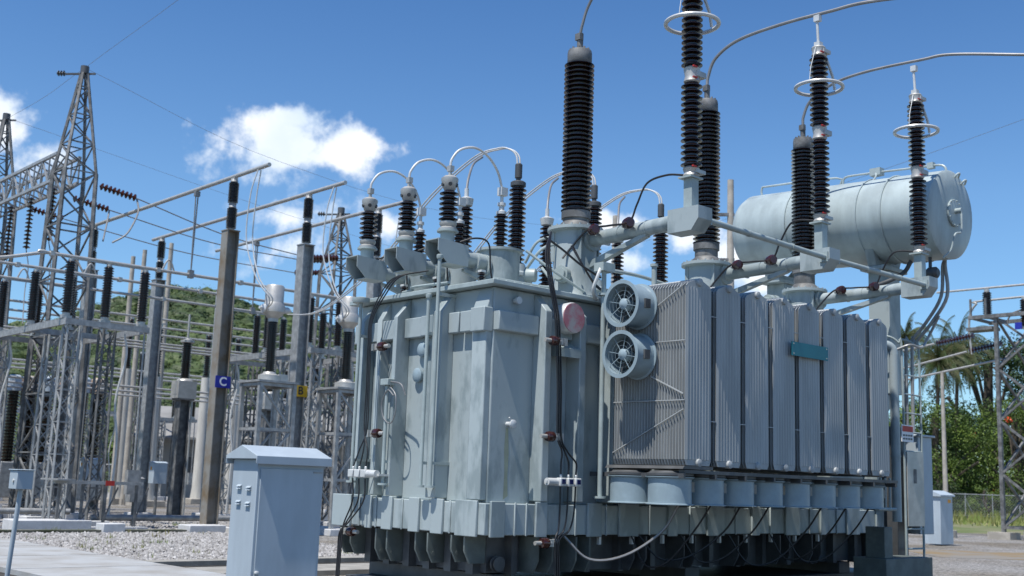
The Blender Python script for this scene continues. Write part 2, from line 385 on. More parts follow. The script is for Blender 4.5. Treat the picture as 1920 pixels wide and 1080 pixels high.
m.build('tank_base', GREYD, TR)  # dark colour stands in for the shade beneath the tank
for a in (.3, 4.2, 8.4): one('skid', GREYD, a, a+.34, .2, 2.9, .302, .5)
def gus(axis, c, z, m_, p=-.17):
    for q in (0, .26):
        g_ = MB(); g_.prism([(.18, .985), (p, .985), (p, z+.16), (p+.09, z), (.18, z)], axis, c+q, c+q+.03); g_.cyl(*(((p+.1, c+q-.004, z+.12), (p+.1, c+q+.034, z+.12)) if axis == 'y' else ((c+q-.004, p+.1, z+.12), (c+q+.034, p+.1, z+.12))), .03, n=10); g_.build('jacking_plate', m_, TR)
for v_, z in ((1.85, .56), (.95, .60), (.2, .64), (2.72, .60)): gus('y', v_, z, SHADEP)
for u_ in (.75, 1.45, 2.6, 3.7, 5.0, 6.1, 7.0): gus('x', u_, .52, SHADEP if u_ < 2 else GREYD)  # plates under the radiators coloured darker, as if in deeper shade
m = MB(); m.lathe([(.05, 0), (.05, .06), (.10, .065), (.10, .09), (.05, .095), (.05, .12), (.095, .125), (.095, .14)], (.28, .17, .64), (0, -1, 0), 20); m.build('drain_valve', GREYD, TR)
# conduits on the left face
for v_, zt, zb in ((1.0, 4.1, 1.57), (.8, 4.62, 1.57), (1.85, 2.95, 1.58), (2.6, 4.18, 1.6)):
    m = MB(); m.cyl((-.30, v_, zb), (-.30, v_, zt), .026, n=12)
    m.lathe([(.075, 0), (.075, .03)], (-.30, v_, zb), (0, 0, 1), 14); m.box(-.30, -.0, v_-.02, v_+.02, zb+.3, zb+.34); m.box(-.30, 0, v_-.02, v_+.02, zt-.5, zt-.46)
    if v_ > 2.5: m.lathe([(.12, 0), (.13, .03), (.13, .07), (.05, .09)], (-.3, v_, zt), (0, 0, 1), 16)
    else: m.lathe([(.04, 0), (.045, .02), (.045, .05), (.03, .06)], (-.3, v_, zt), (0, 0, 1), 14)
    m.build('conduit', PAINT2, TR)
m = MB(); m.box(-.36, -.24, 1.76, 1.94, 2.95, 3.04); m.build('junction_box', PAINT2, TR, bevel=.008)
m = MB(); m.tube([(-.3, 1.8, 2.94), (-.32, 1.62, 2.8), (-.33, 1.6, 2.55), (-.33, 1.7, 2.42), (-.33, 1.86, 2.5), (-.33, 1.92, 2.7), (-.33, 1.8, 2.88), (-.33, 1.65, 2.8)], .009, smooth=6)
m.tube([(-.3, 1.78, 3.0), (-.33, 1.5, 2.95), (-.3, 1.42, 2.8)], .012, smooth=6); m.build('coiled_cable', GCABLE, TR)
for v_, z in ((1.42, 3.45), (1.5, 3.1)):
    m = MB(); m.lathe([(.05, 0), (.09, .01), (.1, .06), (.07, .08)], (-.002, v_, z), (-1, 0, 0), 16); m.build('pressure_gauge', FANP, TR)
# porcelain stand-off insulators with cable clamps
def standoff(p, d, s=1):
    d = Vector(d); m = MB(); c = Vector(p)
    m.lathe([(.03, 0), (.06, .01), (.068, .04), (.068, .11), (.055, .13), (.03, .14)], c, d, 16); o = m.build('standoff_insulator', PORCR, TR)
    m = MB(); m.cyl(c - d*.10, c, .028); m.lathe([(.045, 0), (.045, .025)], c+d*.14, d); e = c+d*.16
    m.box(e.x-.04, e.x+.04, e.y-.04, e.y+.04, e.z-.045, e.z+.045); e2 = c+d*.26; m.cyl(e, e2, .02); m.box(e2.x-.03, e2.x+.03, e2.y-.03, e2.y+.03, e2.z-.05, e2.z+.05)
    m.build('clamp', ALU, o)
LCOL, FCOL = -.28, -.34
for v_, z in ((1.98, 3.51), (2.0, 2.29)): standoff((-.10, v_-.02, z), (-1, 0, 0)) if False else standoff((-.28, v_, z), (0, 1, 0))
standoff((-.28, 2.5, .92), (0, 1, 0))
for u_, z in ((.70, 3.54), (.67, 2.28), (.62, .92)): standoff((u_+.02, FCOL, z), (1, 0, 0))
# surge counters
def counters(c0, step, n=3):
    for k in range(n):
        c = Vector(c0)+Vector(step)*k; m = MB()
        m.box(c.x-.055, c.x+.055, c.y-.06, c.y+.06, c.z-.055, c.z+.055)
        m.cyl((c.x, c.y, c.z+.055), (c.x, c.y, c.z+.1), .018); o = m.build('surge_counter', WHITEM, TR, bevel=.012)
        m = MB(); m.box(c.x-.03, c.x+.03, c.y-.068, c.y-.0605, c.z-.025, c.z+.035); m.build('dial', NAVYG, o)
counters((.95, FCOL-.02, 1.70), (.14, 0, 0)); counters((-.40, 2.42, 1.73), (0, -.15, 0))
m = MB(); m.box(.70, .94, FCOL-.02, FCOL+.02, 1.685, 1.715); m.cyl((.72, FCOL, 1.70), (.9, FCOL, 1.7), .05); m.build('counter_bracket', WHITEM, TR)
m = MB(); m.cyl((-.40, 1.85, 1.73), (-.40, 2.08, 1.73), .05); m.box(-.4, 0, 1.8, 1.86, 1.70, 1.73); m.build('counter_bracket', WHITEM, TR)
# black cables down the faces
m = MB()
for k in range(3):
    o = .035*k
    m.tube([(.1, 1.55+o, 4.6), (-.2, 1.8+o*2, 4.5), (-.30, 2.0+o*2, 4.25), (-.36, 2.2+o, 3.9), (-.37, 2.2+o, 3.5), (-.36, 2.2+o, 2.9), (-.37, 2.18+o, 2.35), (-.40, 2.3-.1*k, 2.05), (-.40, 2.42-.15*k, 1.83)], .010, 6, 8)
    m.tube([(-.40, 2.42-.15*k, 1.66), (-.40, 2.40-.13*k, 1.35), (-.38, 2.6-.05*k, 1.05), (-.36, 2.66+o, .9), (-.36, 2.68+o, .6), (-.36, 2.7+o, .0)], .012, 6, 8)
m.build('ground_cable', CABLE, TR)
m = MB()
for k in range(3):
    o = .035*k
    m.tube([(1.0, .0, 5.1), (.72+o, -.2, 4.75), (.68+o, -.3, 4.4), (.76+o, -.36, 3.9), (.80+o, -.37, 3.5), (.84+o, -.37, 2.9), (.86+o, -.37, 2.3), (.95+.05*k, -.37, 2.1), (.95+.14*k, -.36, 1.95), (.95+.14*k, -.36, 1.8)], .013, 6, 8)
    m.tube([(.95+.14*k, -.36, 1.65), (.95+.13*k, -.36, 1.3), (.93+.1*k, -.36, 1.08), (.87+.035*k, -.37, .95), (.87+.035*k, -.38, .6), (.87+.035*k, -.38, .0)], .013, 6, 8)
m.build('ground_cable', CABLE, TR)
# valve and stain on the front face
m = MB(); m.lathe([(.03, 0), (.03, .1), (.055, .1), (.055, .13), (.03, .14)], (.30, -.001, 2.42), (0, -1, 0)); m.box(.26, .34, -.13, -.08, 2.4, 2.44); m.tube([(.3, -.1, 2.42), (.24, -.11, 2.5)], .012)
m.build('sampling_valve', WHITEM, TR)
m = MB(); m.add([(.28, -.003, 2.37), (.32, -.003, 2.37), (.345, -.003, 2.05), (.335, -.003, 1.75), (.35, -.003, 1.5), (.27, -.003, 1.45), (.28, -.003, 1.8), (.262, -.003, 2.1)], [tuple(range(8))]); m.build('oil_stain', WSTAIN, TR)
m = MB(); m.lathe([(.03, 0), (.03, .06), (.05, .06), (.05, .1)], (.36, -.001, 4.05), (0, -1, 0)); m.build('plug_valve', WHITEM, TR)
# pink disc on its can, hood below
m = MB(); m.lathe([(.15, 0), (.21, .05), (.215, .24), (.205, .26)], (1.20, -.02, 3.90), (0, -1, 0), 28); o = m.build('gauge_housing', WHITEM, TR)
m = MB(); m.lathe([(.203, 0), (.203, .012)], (1.20, -.282, 3.90), (0, -1, 0), 28); m.build('disc_face', PINK, o)
m = MB(); m.prism([(-.0, 3.62), (-.28, 3.48), (-.28, 3.36), (-.25, 3.36), (-.25, 3.46), (0, 3.58)], 'x', .98, 1.36); m.prism([(0, 3.6), (-.27, 3.47), (-.27, 3.37), (0, 3.37)], 'x', .985, 1.0); m.build('rain_hood', PAINT2, TR)
m = MB(); m.cyl((1.76, -.3, 1.5), (1.76, -.3, 4.62), .035, n=14); m.lathe([(.09, 0), (.09, .03)], (1.76, -.3, 1.5)); m.lathe([(.08, 0), (.08, .03)], (1.76, -.3, 4.28)); m.box(1.66, 1.9, -.38, -.2, 4.62, 4.74)
m.build('conduit', PAINT2, TR)

# radiators
m = MB(); PW = .53
def plate(v0):
    nf = 8; xs = []; 
    for i in range(nf):
        x = -PW/2+.02+i*(PW-.04)/nf; q = (PW-.04)/nf
        xs += [(x, .004), (x+.22*q, .013), (x+.72*q, .013), (x+.94*q, .004)]
    xs = [(-PW/2, .004)] + xs + [(PW/2, .004)]
    poly = [(x, v0-t) for x, t in xs] + [(x, v0+t) for x, t in reversed(xs)]
    m.prism(poly, 'z', 2.04, 4.30)
    m.prism([(-PW/2, 4.302), (PW/2, 4.302), (PW/2-.04, 4.345), (.09, 4.40), (-.09, 4.40), (-PW/2+.04, 4.345)], 'y', v0-.006, v0+.006)
    m.prism([(-PW/2+.03, 1.965), (PW/2-.03, 1.965), (PW/2, 2.038), (-PW/2, 2.038)], 'y', v0-.006, v0+.006)
for k in range(26): plate(-1.66+k*.049)
RAD = m.build('radiator', RADP, TR); 
m = MB()
for z in (4.375, 2.0):
    m = MB(); m.lathe([(.02, 0), (.05, .01), (.055, .03), (.055, 1.5), (.09, 1.5), (.09, 1.53), (.055, 1.53), (.055, 1.72)], (0, -1.71, z), (0, 1, 0), 14); m.build('header_pipe', RADP, RAD)
RAD.location.x = 2.15
for k in range(1, 8): dup(RAD, k*.642)
def rod(a, b, t):
    q = MB(); q.bar(a, b, t); q.build('brace_rod', RADP, TR)
for z in (3.58, 2.80): rod((1.875, -1.66, z), (1.875, -.42, z), .012)
rod((1.872, -1.64, 2.88), (1.872, -1.1, 3.12), .016); rod((1.872, -1.64, 2.68), (1.872, -.42, 2.12), .012); rod((1.872, -1.66, 4.33), (1.872, -1.1, 4.02), .012)
for k in range(7):
    for z in (2.55, 3.95): rod((2.15+k*.642+.265, -1.66, z), (2.15+k*.642+.377, -1.66, z), .012)
m = MB(); m.box(4.16, 5.08, -1.75, -1.735, 3.60, 3.80); m.build('name_plate', TEAL, TR)
for x_ in (4.2, 5.04):
    for z_ in (3.63, 3.77):
        q = MB(); q.cyl((x_, -1.75, z_), (x_, -1.757, z_), .01, n=8); q.build('screw', ALU, TR)
m = MB()
m.box(1.85, 7.1, -1.69, -1.60, 1.86, 1.905); m.box(1.85, 7.1, -.48, -.38, 1.86, 1.905); m.prism([(1.8, 1.915), (1.84, 1.955), (2.42, 1.955), (2.42, 1.915)], 'y', -1.7, -.35)
for k in range(9): m.box(1.82+k*.65, 1.86+k*.65, -1.7, -.05, 1.80, 1.858)
m.build('fan_frame', GREYD, TR)
# fans
def fan(c, d, R, Ln, blade=True, name='cooling_fan'):
    m = MB(); m.lathe([(R-.015, .0), (R+.035, 0), (R+.035, .008), (R, .03), (R, Ln-.02), (R+.03, Ln-.012), (R+.03, Ln), (R-.012, Ln), (R-.012, .03), (R-.015, 0)], c, d, 36, close=False)
    o = m.build(name, FANP, TR); q = Vector(d).to_track_quat('Z', 'Y'); c = Vector(c)
    def X(p): return c + q @ Vector(p)
    m = MB(); m.lathe([(.03, .02), (.075, .05), (.085, .12), (.085, .26), (.05, .28)], c, d, 18); m.build('hub', FANP, o)
    m = MB()
    for k in range(7):
        a = 2*pi*k/7; P = []
        for r, w_, tw in ((.07, .06, .10), (R-.03, .11, .045)):
            for s in (-1, 1):
                aa = a + s*w_/r*.5*1.0; P.append(X((r*cos(aa), r*sin(aa), .19+s*tw*.6)))
                P.append(X((r*cos(aa), r*sin(aa), .197+s*tw*.6)))
        m.add(P, [(0, 2, 6, 4), (1, 5, 7, 3), (0, 4, 5, 1), (2, 3, 7, 6), (4, 6, 7, 5), (0, 1, 3, 2)])
    m.build('blade', GREYD, o)
    m = MB()
    for k in range(8):
        a = 2*pi*k/8+.2; m.bar(X((.06*cos(a), .06*sin(a), .05)), X(((R-.01)*cos(a), (R-.01)*sin(a), .05)), .008)
    for r in (.12, .18, .24):
        m.tube([X((r*cos(t*pi/12), r*sin(t*pi/12), .04)) for t in range(25)], .0016, 4)
    m.build('guard', FANP, o)
    return o
for z in (4.08, 3.40):
    f_ = fan((1.47, -.89, z), (1, 0, 0), .285, .38)
    m = MB(); m.box(1.62, 1.72, -1.2, -1.165, z-.06, z+.06); m.build('terminal_box', GREYD, f_)
def lowfan(u_, v_, z0=1.455, h=.36, mark=True):
    f_ = fan((u_, v_, z0+h), (0, 0, -1), .285, h)
    m = MB(); m.lathe([(.28, 0), (.312, .01), (.312, .04), (.27, .05), (.25, .07)], (u_, v_, z0+h+.002), (0, 0, 1), 28); m.build('collar', GREYD, f_)
    if mark:
        a = -.95; x, y = u_+.288*cos(a), v_+.288*sin(a); m = MB(); m.box(x-.03, x+.035, y-.012, y+.01, z0+.17, z0+.30); m.build('terminal_box', RUST, f_)
    return f_
for k in range(8): lowfan(1.98+.674*k, -1.34)
lowfan(1.95, -.70); 
for k, dx_, sag in ((0, .9, .72), (1, .25, .62), (2, .75, .70), (3, .5, .66), (5, .7, .6), (6, .3, .66), (7, .55, .62)):
    x = 2.0+k*.66; m = MB(); m.tube([(x+.1, -1.4, 1.46), (x+.05, -1.15, 1.1), (x-.3*dx_, -.8, sag+.06), (x-.7*dx_, -.5, sag), (x-dx_, -.3, 1.0)], .018 if k == 0 else .013, 6, 6)
    m.build('fan_cable', GCABLE if k == 0 else CABLE, TR)
m = MB()
for k in range(9): m.box(1.9+k*.66, 1.94+k*.66, -.175, -.125, .88, 1.0)
m.build('bolt_bracket', WHITEM, TR)

# high voltage side: turrets, bushings, arms, arresters
UH = [1.9, 5.14, 8.25]; VH = [.42, .575, .75]; DZ = [0, .08, .16]
for k in range(3):
    u_, v_, dz = UH[k], VH[k], DZ[k]
    m = MB(); m.lathe([(.50, 4.271), (.50, 4.31), (.36, 4.32), (.315, 4.42), (.315, 5.28), (.41, 5.30), (.41, 5.345), (.30, 5.36)], (u_, v_, dz*0), (0, 0, 1), 32)
    for j in range(8):
        a = j*pi/4+.2; c, s = cos(a), sin(a); m.bar((u_+.33*c, v_+.33*s, 4.85), (u_+.33*c, v_+.33*s, 5.29), .02, .07) if j % 2 else None
    for j in range(20):
        a = j*pi/10; m.cyl((u_+.38*cos(a), v_+.38*sin(a), 5.345), (u_+.38*cos(a), v_+.38*sin(a), 5.37), .014, n=6)
    t_ = m.build('bushing_turret', PAINT, TR)
    m = MB(); m.lathe([(.12, 0), (.12, .1), (.09, .1), (.09, .14)], (u_-.31, v_-.1, 4.62), (-1, -.2, 0), 18); m.build('inspection_cover', PAINT2, t_)
    m = MB(); z0 = 5.60+dz; z1 = 7.90+dz
    m.lathe(sheds(z0, z1, .150, .225, 33), (u_, v_, 0), (0, 0, 1), 28); b_ = m.build('high_voltage_bushing', PORC, TR)
    m = MB(); m.lathe([(.26, 5.345), (.25, 5.36), (.23, 5.42), (.19, 5.46), (.19, 5.50+dz), (.215, 5.50+dz), (.215, 5.61+dz), (.17, 5.63+dz)], (u_, v_, 0), (0, 0, 1), 28); m.build('collar', GREYD if k < 0 else GALVD, b_)
    m = MB(); m.lathe([(.17, z1-.02), (.185, z1), (.185, z1+.14), (.175, z1+.19), (.12, z1+.21), (.05, z1+.22)], (u_, v_, 0), (0, 0, 1), 28)
    for j in range(10):
        a = j*pi/5; m.cyl((u_+.14*cos(a), v_+.14*sin(a), z1+.19), (u_+.14*cos(a), v_+.14*sin(a), z1+.225), .016, n=6)
    m.build('cap', GALVD, b_)
    m = MB(); m.cyl((u_, v_, z1+.21), (u_, v_, z1+.47), .048, n=12); m.box(u_-.06, u_+.02, v_-.05, v_+.05, z1+.36, z1+.46); m.build('terminal', GALVD, b_)
UA = [1.93, 5.26, 8.28]; DV = [0, .165, .175]
for k in range(3):
    u_ = UA[k]; dv = DV[k]; m = MB()
    m.cyl((u_, VH[k]-.28, 5.16), (u_, -1.41+dv, 5.19), .105, n=20)
    for q in (-.45, -.95): m.lathe([(.112, 0), (.112, .02)], (u_, q, 5.18), (0, -1, 0), 20)
    m.lathe([(.17, 0), (.17, .05)], (u_, VH[k]-.30, 5.16), (0, -1, 0), 20)
    m.prism([(VH[k]-.30, 4.74), (VH[k]-.30, 4.84), (-.95, 5.12), (-.95, 5.06)], 'x', u_-.05, u_+.05)
    m.box(u_+.0, u_+.25, -.02, .02, 5.10, 5.13)
    arm = m.build('support_arm', PAINT, TR)
    hp = [(q_+dv, z_) for q_, z_ in ((-1.42, 5.33), (-1.94, 5.33), (-1.94, 5.16), (-1.82, 5.01), (-1.42, 5.01))]; m = MB(); m.prism(hp, 'x', u_-.145, u_+.145)
    m.build('hood', PAINT, arm)
    m = MB(); m.box(u_-.07, u_+.07, -1.77+dv, -1.63+dv, 5.331, 5.74); m.box(u_-.13, u_+.13, -1.80+dv, -1.58+dv, 5.741, 5.765); m.build('pedestal', PAINT2, arm)
    for q in (-.05, -.70):
        m = MB(); c = Vector((u_-.17, q, 5.24)); m.lathe([(.04, 0), (.075, .02), (.08, .06), (.08, .13), (.06, .16)], c, (-.5, -1, 0), 16); so = m.build('standoff_insulator', PORCR, arm)
        m = MB(); m.lathe([(.035, 0), (.035, .1)], c, (.5, 1, 0)); m.build('clamp', WHITEM, so)
    m = MB(); m.tube([(u_-.06, -1.62+dv, 5.80), (u_-.15, -1.4+dv, 5.82), (u_-.2, -1.1, 5.75), (u_-.2, -.92, 5.48), (u_-.2, -.78, 5.26), (u_-.2, -.4, 5.26), (u_-.2, .0, 5.26), (u_-.3, .25, 5.0), (u_-.40, .3, 4.85)], .015, 6, 8)
    m.build('ground_cable', CABLE, arm)
    # arrester
    y = -1.70+dv; m = MB(); m.lathe(sheds(5.90, 7.08, .085, .145, 14), (u_, y, 0), (0, 0, 1), 20); m.lathe(sheds(7.30, 8.44, .085, .145, 14), (u_, y, 0), (0, 0, 1), 20)
    ar = m.build('surge_arrester', PORC, TR)
    for z in (5.765, 7.08, 8.44):
        m = MB(); h = .135 if z < 6 else (.22 if z < 8 else .16)
        m.lathe([(.10, 0), (.115, .02), (.095, h*.45), (.115, h-.02), (.10, h)], (u_, y, z), (0, 0, 1), 12); m.box(u_-.03, u_+.16, y-.12, y+.0, z+h*.35, z+h*.7); m.build('end_fitting', ALU, ar)
    for z in (5.88, 7.115, 7.27, 8.47): q = MB(); q.box(u_-.11, u_-.03, y-.125, y-.10, z, z+.018); q.build('warning_mark', RED, ar)
    m = MB(); m.torus((u_, y, 7.93), .36, .03); m.build('grading_ring', WHITEM, ar)
    m = MB(); 
    for a, r in ((-.2, .024), (3.3, .006)):
        m = MB(); m.tube([(u_+.1*cos(a), y+.1*sin(a), 8.58), (u_+.30*cos(a), y+.30*sin(a), 8.18), (u_+.345*cos(a), y+.345*sin(a), 7.97)], r, 6); m.build('ring_strut', WHITEM, ar)
    if k:
        m = MB(); m.cyl((u_, y, 8.60), (u_+.0, y+.02, 9.08), .022); m.box(u_-.04, u_+.04, y-.04, y+.06, 9.03, 9.13); m.box(u_-.05, u_+.05, y-.05, y+.05, 8.6, 8.68); m.build('connector_rod', WHITEM, ar)
for a in (0, 1):
    m = MB(); m.cyl((UA[a]+.146, -1.86+DV[a], 5.18), (UA[a+1]-.146, -1.86+DV[a+1], 5.18), .042, n=14)
    for e, q_ in ((UA[a]+.148, DV[a]), (UA[a+1]-.172, DV[a+1])): m.box(e, e+.025, -1.92+q_, -1.78+q_, 5.11, 5.26)
    for j in (1, 2): 
        x = UA[a]+(UA[a+1]-UA[a])*j/3; m.lathe([(.05, 0), (.05, .04)], (x, -1.86+DV[a]+(DV[a+1]-DV[a])*j/3, 5.18), (1, 0, 0), 14)
    m.build('tie_tube', PAINT2, TR)

# low voltage side
VL = [1.03, 1.98, 2.95]
for k, v_ in enumerate(VL):
    m = MB(); m.lathe([(.38, 4.271), (.38, 4.31), (.29, 4.32), (.29, 4.92), (.33, 4.93), (.33, 4.965), (.2, 4.975)], (.98, v_, 0), (0, 0, 1), 28); t_ = m.build('bushing_turret', PAINT, TR)
    m = MB(); m.lathe([(.09, 0), (.10, .02), (.10, .16), (.07, .18)], (1.27, v_-.22, 4.62), (.6, -.8, 0), 16); m.build('inspection_cover', PAINT2, t_)
    m = MB(); m.lathe(sheds(4.98, 5.50, .055, .105, 8), (.98, v_, 0), (0, 0, 1), 20); b_ = m.build('low_voltage_bushing', PORC, TR)
    m = MB(); m.lathe([(.075, 5.50), (.075, 5.54), (.04, 5.56), (.04, 5.62), (.06, 5.63), (.06, 5.67), (.025, 5.68), (.025, 5.82)], (.98, v_, 0), (0, 0, 1), 16); m.box(.93, 1.05, v_-.05, v_+.05, 5.78, 5.9); m.build('terminal', WHITEM, b_)
    m = MB(); m.cyl((.72, v_, 4.74), (.271, v_, 4.755), .115, n=20); m.lathe([(.16, 0), (.16, .04)], (.70, v_, 4.70), (-1, 0, 0), 20); m.lathe([(.14, 0), (.14, .03)], (.50, v_, 4.71), (-1, 0, 0), 20)
    m.prism([(.70, 4.45), (.70, 4.55), (.3, 4.60), (.3, 4.56)], 'y', v_-.03, v_+.03)
    arm = m.build('support_arm', PAINT, TR)
    m = MB(); pr = [(.27, 4.90), (-.27, 4.93), (-.27, 4.76), (-.10, 4.605), (.27, 4.605)]
    m.prism(pr, 'y', v_-.15, v_-.138); m.prism(pr, 'y', v_+.138, v_+.15)
    m.prism([(.27, 4.888), (-.27, 4.918), (-.27, 4.93), (.27, 4.90)], 'y', v_-.138, v_+.138); m.box(.258, .27, v_-.138, v_+.138, 4.605, 4.887)
    m.box(-.10, .258, v_-.138, v_+.138, 4.605, 4.617)
    m.build('hood', PAINT, arm)
    m = MB(); m.lathe([(.10, 4.90), (.10, 5.06), (.15, 5.065), (.15, 5.09)], (0, v_, 0), (0, 0, 1), 20); m.build('pedestal', PAINT2, arm)
    m = MB(); m.lathe(sheds(5.22, 5.66, .075, .135, 6), (0, v_, 0), (0, 0, 1), 22); ar = m.build('surge_arrester', PORC, TR)
    m = MB(); m.lathe([(.13, 5.09), (.13, 5.12), (.10, 5.14), (.12, 5.17), (.12, 5.21), (.08, 5.22)], (0, v_, 0), (0, 0, 1), 10)
    m.lathe([(.07, 5.66), (.085, 5.68), (.12, 5.80), (.12, 5.84), (.08, 5.87), (.025, 5.88), (.025, 6.0)], (0, v_, 0), (0, 0, 1), 10); m.box(-.03, .04, v_-.04, v_+.04, 5.94, 6.02)
    ef = m.build('end_fitting', ALU, ar)
    m = MB()
    for j in range(5):
        a = j*2*pi/5-.9; m.lathe([(.028, 0), (.028, .02)], (.095*cos(a), v_+.095*sin(a), 5.74), (cos(a), sin(a), -.3), 10)
    m.build('vent', GREYD, ef)
    m = MB(); m.tube([(0, v_, 6.0), (.02, v_-.0, 6.12), (.14, v_-.03, 6.28), (.38, v_-.05, 6.36), (.64, v_-.04, 6.30), (.86, v_-.02, 6.12), (.98, v_, 5.88)], .018, 8, 6); m.build('jumper', WCABLE, ar)
    m = MB(); m.tube([(.1, v_-.1, 4.92), (.3, v_-.25, 5.0), (.5, v_-.3, 4.95), (.55, v_-.3, 4.6), (.6, v_-.32, 4.35)], .013, 6, 6); m.build('ground_cable', CABLE, arm)
UB = [2.26, 4.02, 5.76]
for k, u_ in enumerate(UB):
    m = MB(); m.lathe([(.34, 4.271), (.34, 4.31), (.27, 4.32), (.27, 4.86), (.32, 4.87), (.32, 4.91), (.18, 4.96), (.15, 5.08)], (u_, 2.1, 0), (0, 0, 1), 24); m.build('bushing_turret', PAINT, TR)
    m = MB(); m.lathe(sheds(5.06, 6.34, .085, .14, 17), (u_, 2.1, 0), (0, 0, 1), 22); b_ = m.build('low_voltage_bushing', PORC, TR)
    m = MB(); m.lathe([(.09, 6.34), (.125, 6.36), (.125, 6.42), (.10, 6.44)], (u_, 2.1, 0), (0, 0, 1), 20); m.lathe([(.04, 6.44), (.04, 6.5), (.06, 6.5), (.06, 6.72), (.04, 6.74)], (u_, 2.1, 0), (0, 0, 1), 12); m.build('cap', GREYD, b_)
    for x2, zt in ((u_-.85, 5.90),):
        m = MB(); m.lathe(sheds(4.60, zt, .06, .115, 18), (x2, 2.36, 0), (0, 0, 1), 18); ar = m.build('surge_arrester', PORC, TR)
        m = MB(); m.lathe([(.13, 4.272), (.13, 4.3), (.06, 4.31), (.06, 4.58), (.09, 4.6)], (x2, 2.36, 0)); m.lathe([(.06, zt), (.10, zt+.02), (.12, zt+.13), (.06, zt+.16), (.035, zt+.16), (.035, zt+.3)], (x2, 2.36, 0), (0, 0, 1), 14); m.build('end_fitting', WHITEM, ar)
        m = MB(); m.tube([(x2, 2.36, zt+.28), (x2+.1, 2.45, zt+.5), (x2+.4, 2.7, zt+.85), (x2+.75, 2.9, zt+1.08)], .02, 8, 5); m.build('jumper', GCABLE, ar)
# small post insulators and pipework on the cover
for u_, v_ in ((.25, 1.55), (.3, .62), (.35, 2.45)):
    m = MB(); m.lathe(sheds(4.30, 4.50, .03, .06, 4), (u_, v_, 0), (0, 0, 1), 14); po = m.build('post_insulator', PORC, TR)
    m = MB(); m.box(u_-.04, u_+.04, v_-.04, v_+.04, 4.50, 4.53); m.build('cap', WHITEM, po)
for pts, r in (([(.2, .25, 4.36), (1.2, .25, 4.38), (1.3, .3, 4.5), (1.32, .5, 4.7)], .022), ([(1.45, 1.0, 4.85), (1.5, .8, 5.15), (1.7, .6, 5.2), (1.9, .55, 4.9)], .02),
               ([(2.3, .9, 4.95), (3.6, .9, 5.0), (4.3, .85, 4.95), (4.7, .7, 4.85)], .03), ([(1.28, .8, 4.7), (1.35, .55, 4.98), (1.6, .5, 5.1)], .022),
               ([(2.2, .05, 4.4), (2.6, -.3, 4.42), (3.2, -.35, 4.6), (4.6, -.1, 4.75)], .03), ([(-.04, .9, 4.34), (-.04, 1.7, 4.36), (.1, 1.9, 4.36), (.3, 2.4, 4.4)], .02),
               ([(1.0, .5, 4.9), (1.3, .2, 4.6), (1.7, .02, 4.36)], .02)):
    m = MB(); m.tube(pts, r, 8, 6); m.build('pipe', PAINT2, TR)
m = MB(); m.tube([(1.5, .1, 5.0), (1.55, -.05, 4.75), (1.75, -.1, 4.5), (1.95, -.1, 4.4)], .014, 6, 6); m.tube([(1.53, .1, 5.0), (1.6, -.05, 4.7), (1.8, -.1, 4.45), (2.0, -.1, 4.38)], .014, 6, 6)
m.tube([(.95, .1, 5.05), (1.2, .0, 4.9), (1.5, -.1, 4.7), (1.8, -.2, 4.55)], .016, 6, 6); m.build('control_cable', CABLE, TR)
m = MB(); m.tube([(1.7, -.3, 4.68), (1.62, -.32, 4.55), (1.6, -.25, 4.35), (1.75, -.15, 4.25)], .025, 8, 6); m.build('flexible_conduit', WCABLE, TR)
for k in (1, 2):
    u_ = UH[k]; m = MB(); m.tube([(u_+.4, .3, 4.86), (u_+1.0, .2, 4.86), (u_+1.7, .3, 4.9)] if k == 1 else [(u_-1.9, .75, 5.0), (u_-.9, .7, 5.02), (u_-.1, 1.0, 5.15)], .045, 10, 4)
    if k == 1: m.lathe([(.10, 0), (.10, .1), (.06, .1), (.06, .14), (.11, .14), (.11, .24)], (u_+1.2, .22, 4.87), (1, 0, 0), 16)
    m.build('pipe', PAINT2, TR)
m = MB(); m.lathe([(.04, 4.271), (.04, 5.0), (.06, 5.0), (.06, 5.04)], (3.4, .2, 0)); m.lathe([(.03, 4.271), (.03, 4.9)], (6.5, .3, 0)); m.lathe([(.03, 4.271), (.03, 4.85)], (6.9, .1, 0)); m.build('vent_pipe', PAINT2, TR)

# conservator
CU, CZ, CR, V0, V1 = 9.6, 6.70, .81, -1.45, 2.75
TILT = .05
m = MB(); m.lathe([(.02, -.05), (CR-.30, -.04), (CR-.05, -.015), (CR, .02), (CR, V1-V0-.02), (CR-.06, V1-V0+.1), (CR-.25, V1-V0+.2), (.05, V1-V0+.27)], (CU, V0, CZ), (0, 1, TILT), 56)
cs = m.build('conservator', CONSP, TR, ang=50)
for q in (.95, 1.45, 3.0):
    m = MB(); m.tube([(CU+(CR+.015)*cos(t*pi/24), V0+q, CZ+TILT*q+(CR+.015)*sin(t*pi/24)) for t in range(0, 49)], .016 if q < 1.2 else .010, 6); m.build('strap', CONSP, cs)
m = MB(); m.lathe([(.25, 0), (.25, .03), (.22, .035)], (CU, V0-.05, CZ+.02), (0, -1, 0), 30)
for j in range(14):
    a = j*2*pi/14; m.cyl((CU+.235*cos(a), V0-.075, CZ+.02+.235*sin(a)), (CU+.235*cos(a), V0-.10, CZ+.02+.235*sin(a)), .014, n=6)
m.tube([(CU, V0-.08, CZ+.05), (CU, V0-.2, CZ+.05)], .05, 12); m.tube([(CU, V0-.18, CZ+.05), (CU-.02, V0-.2, CZ-.1), (CU-.05, V0-.2, CZ-.35), (CU-.2, V0-.16, CZ-.42), (CU-.25, V0-.1, CZ-.7), (CU-.35, V0, CZ-.85)], .018, 8, 6)
m.build('manhole_cover', CONSP, cs)
m = MB()
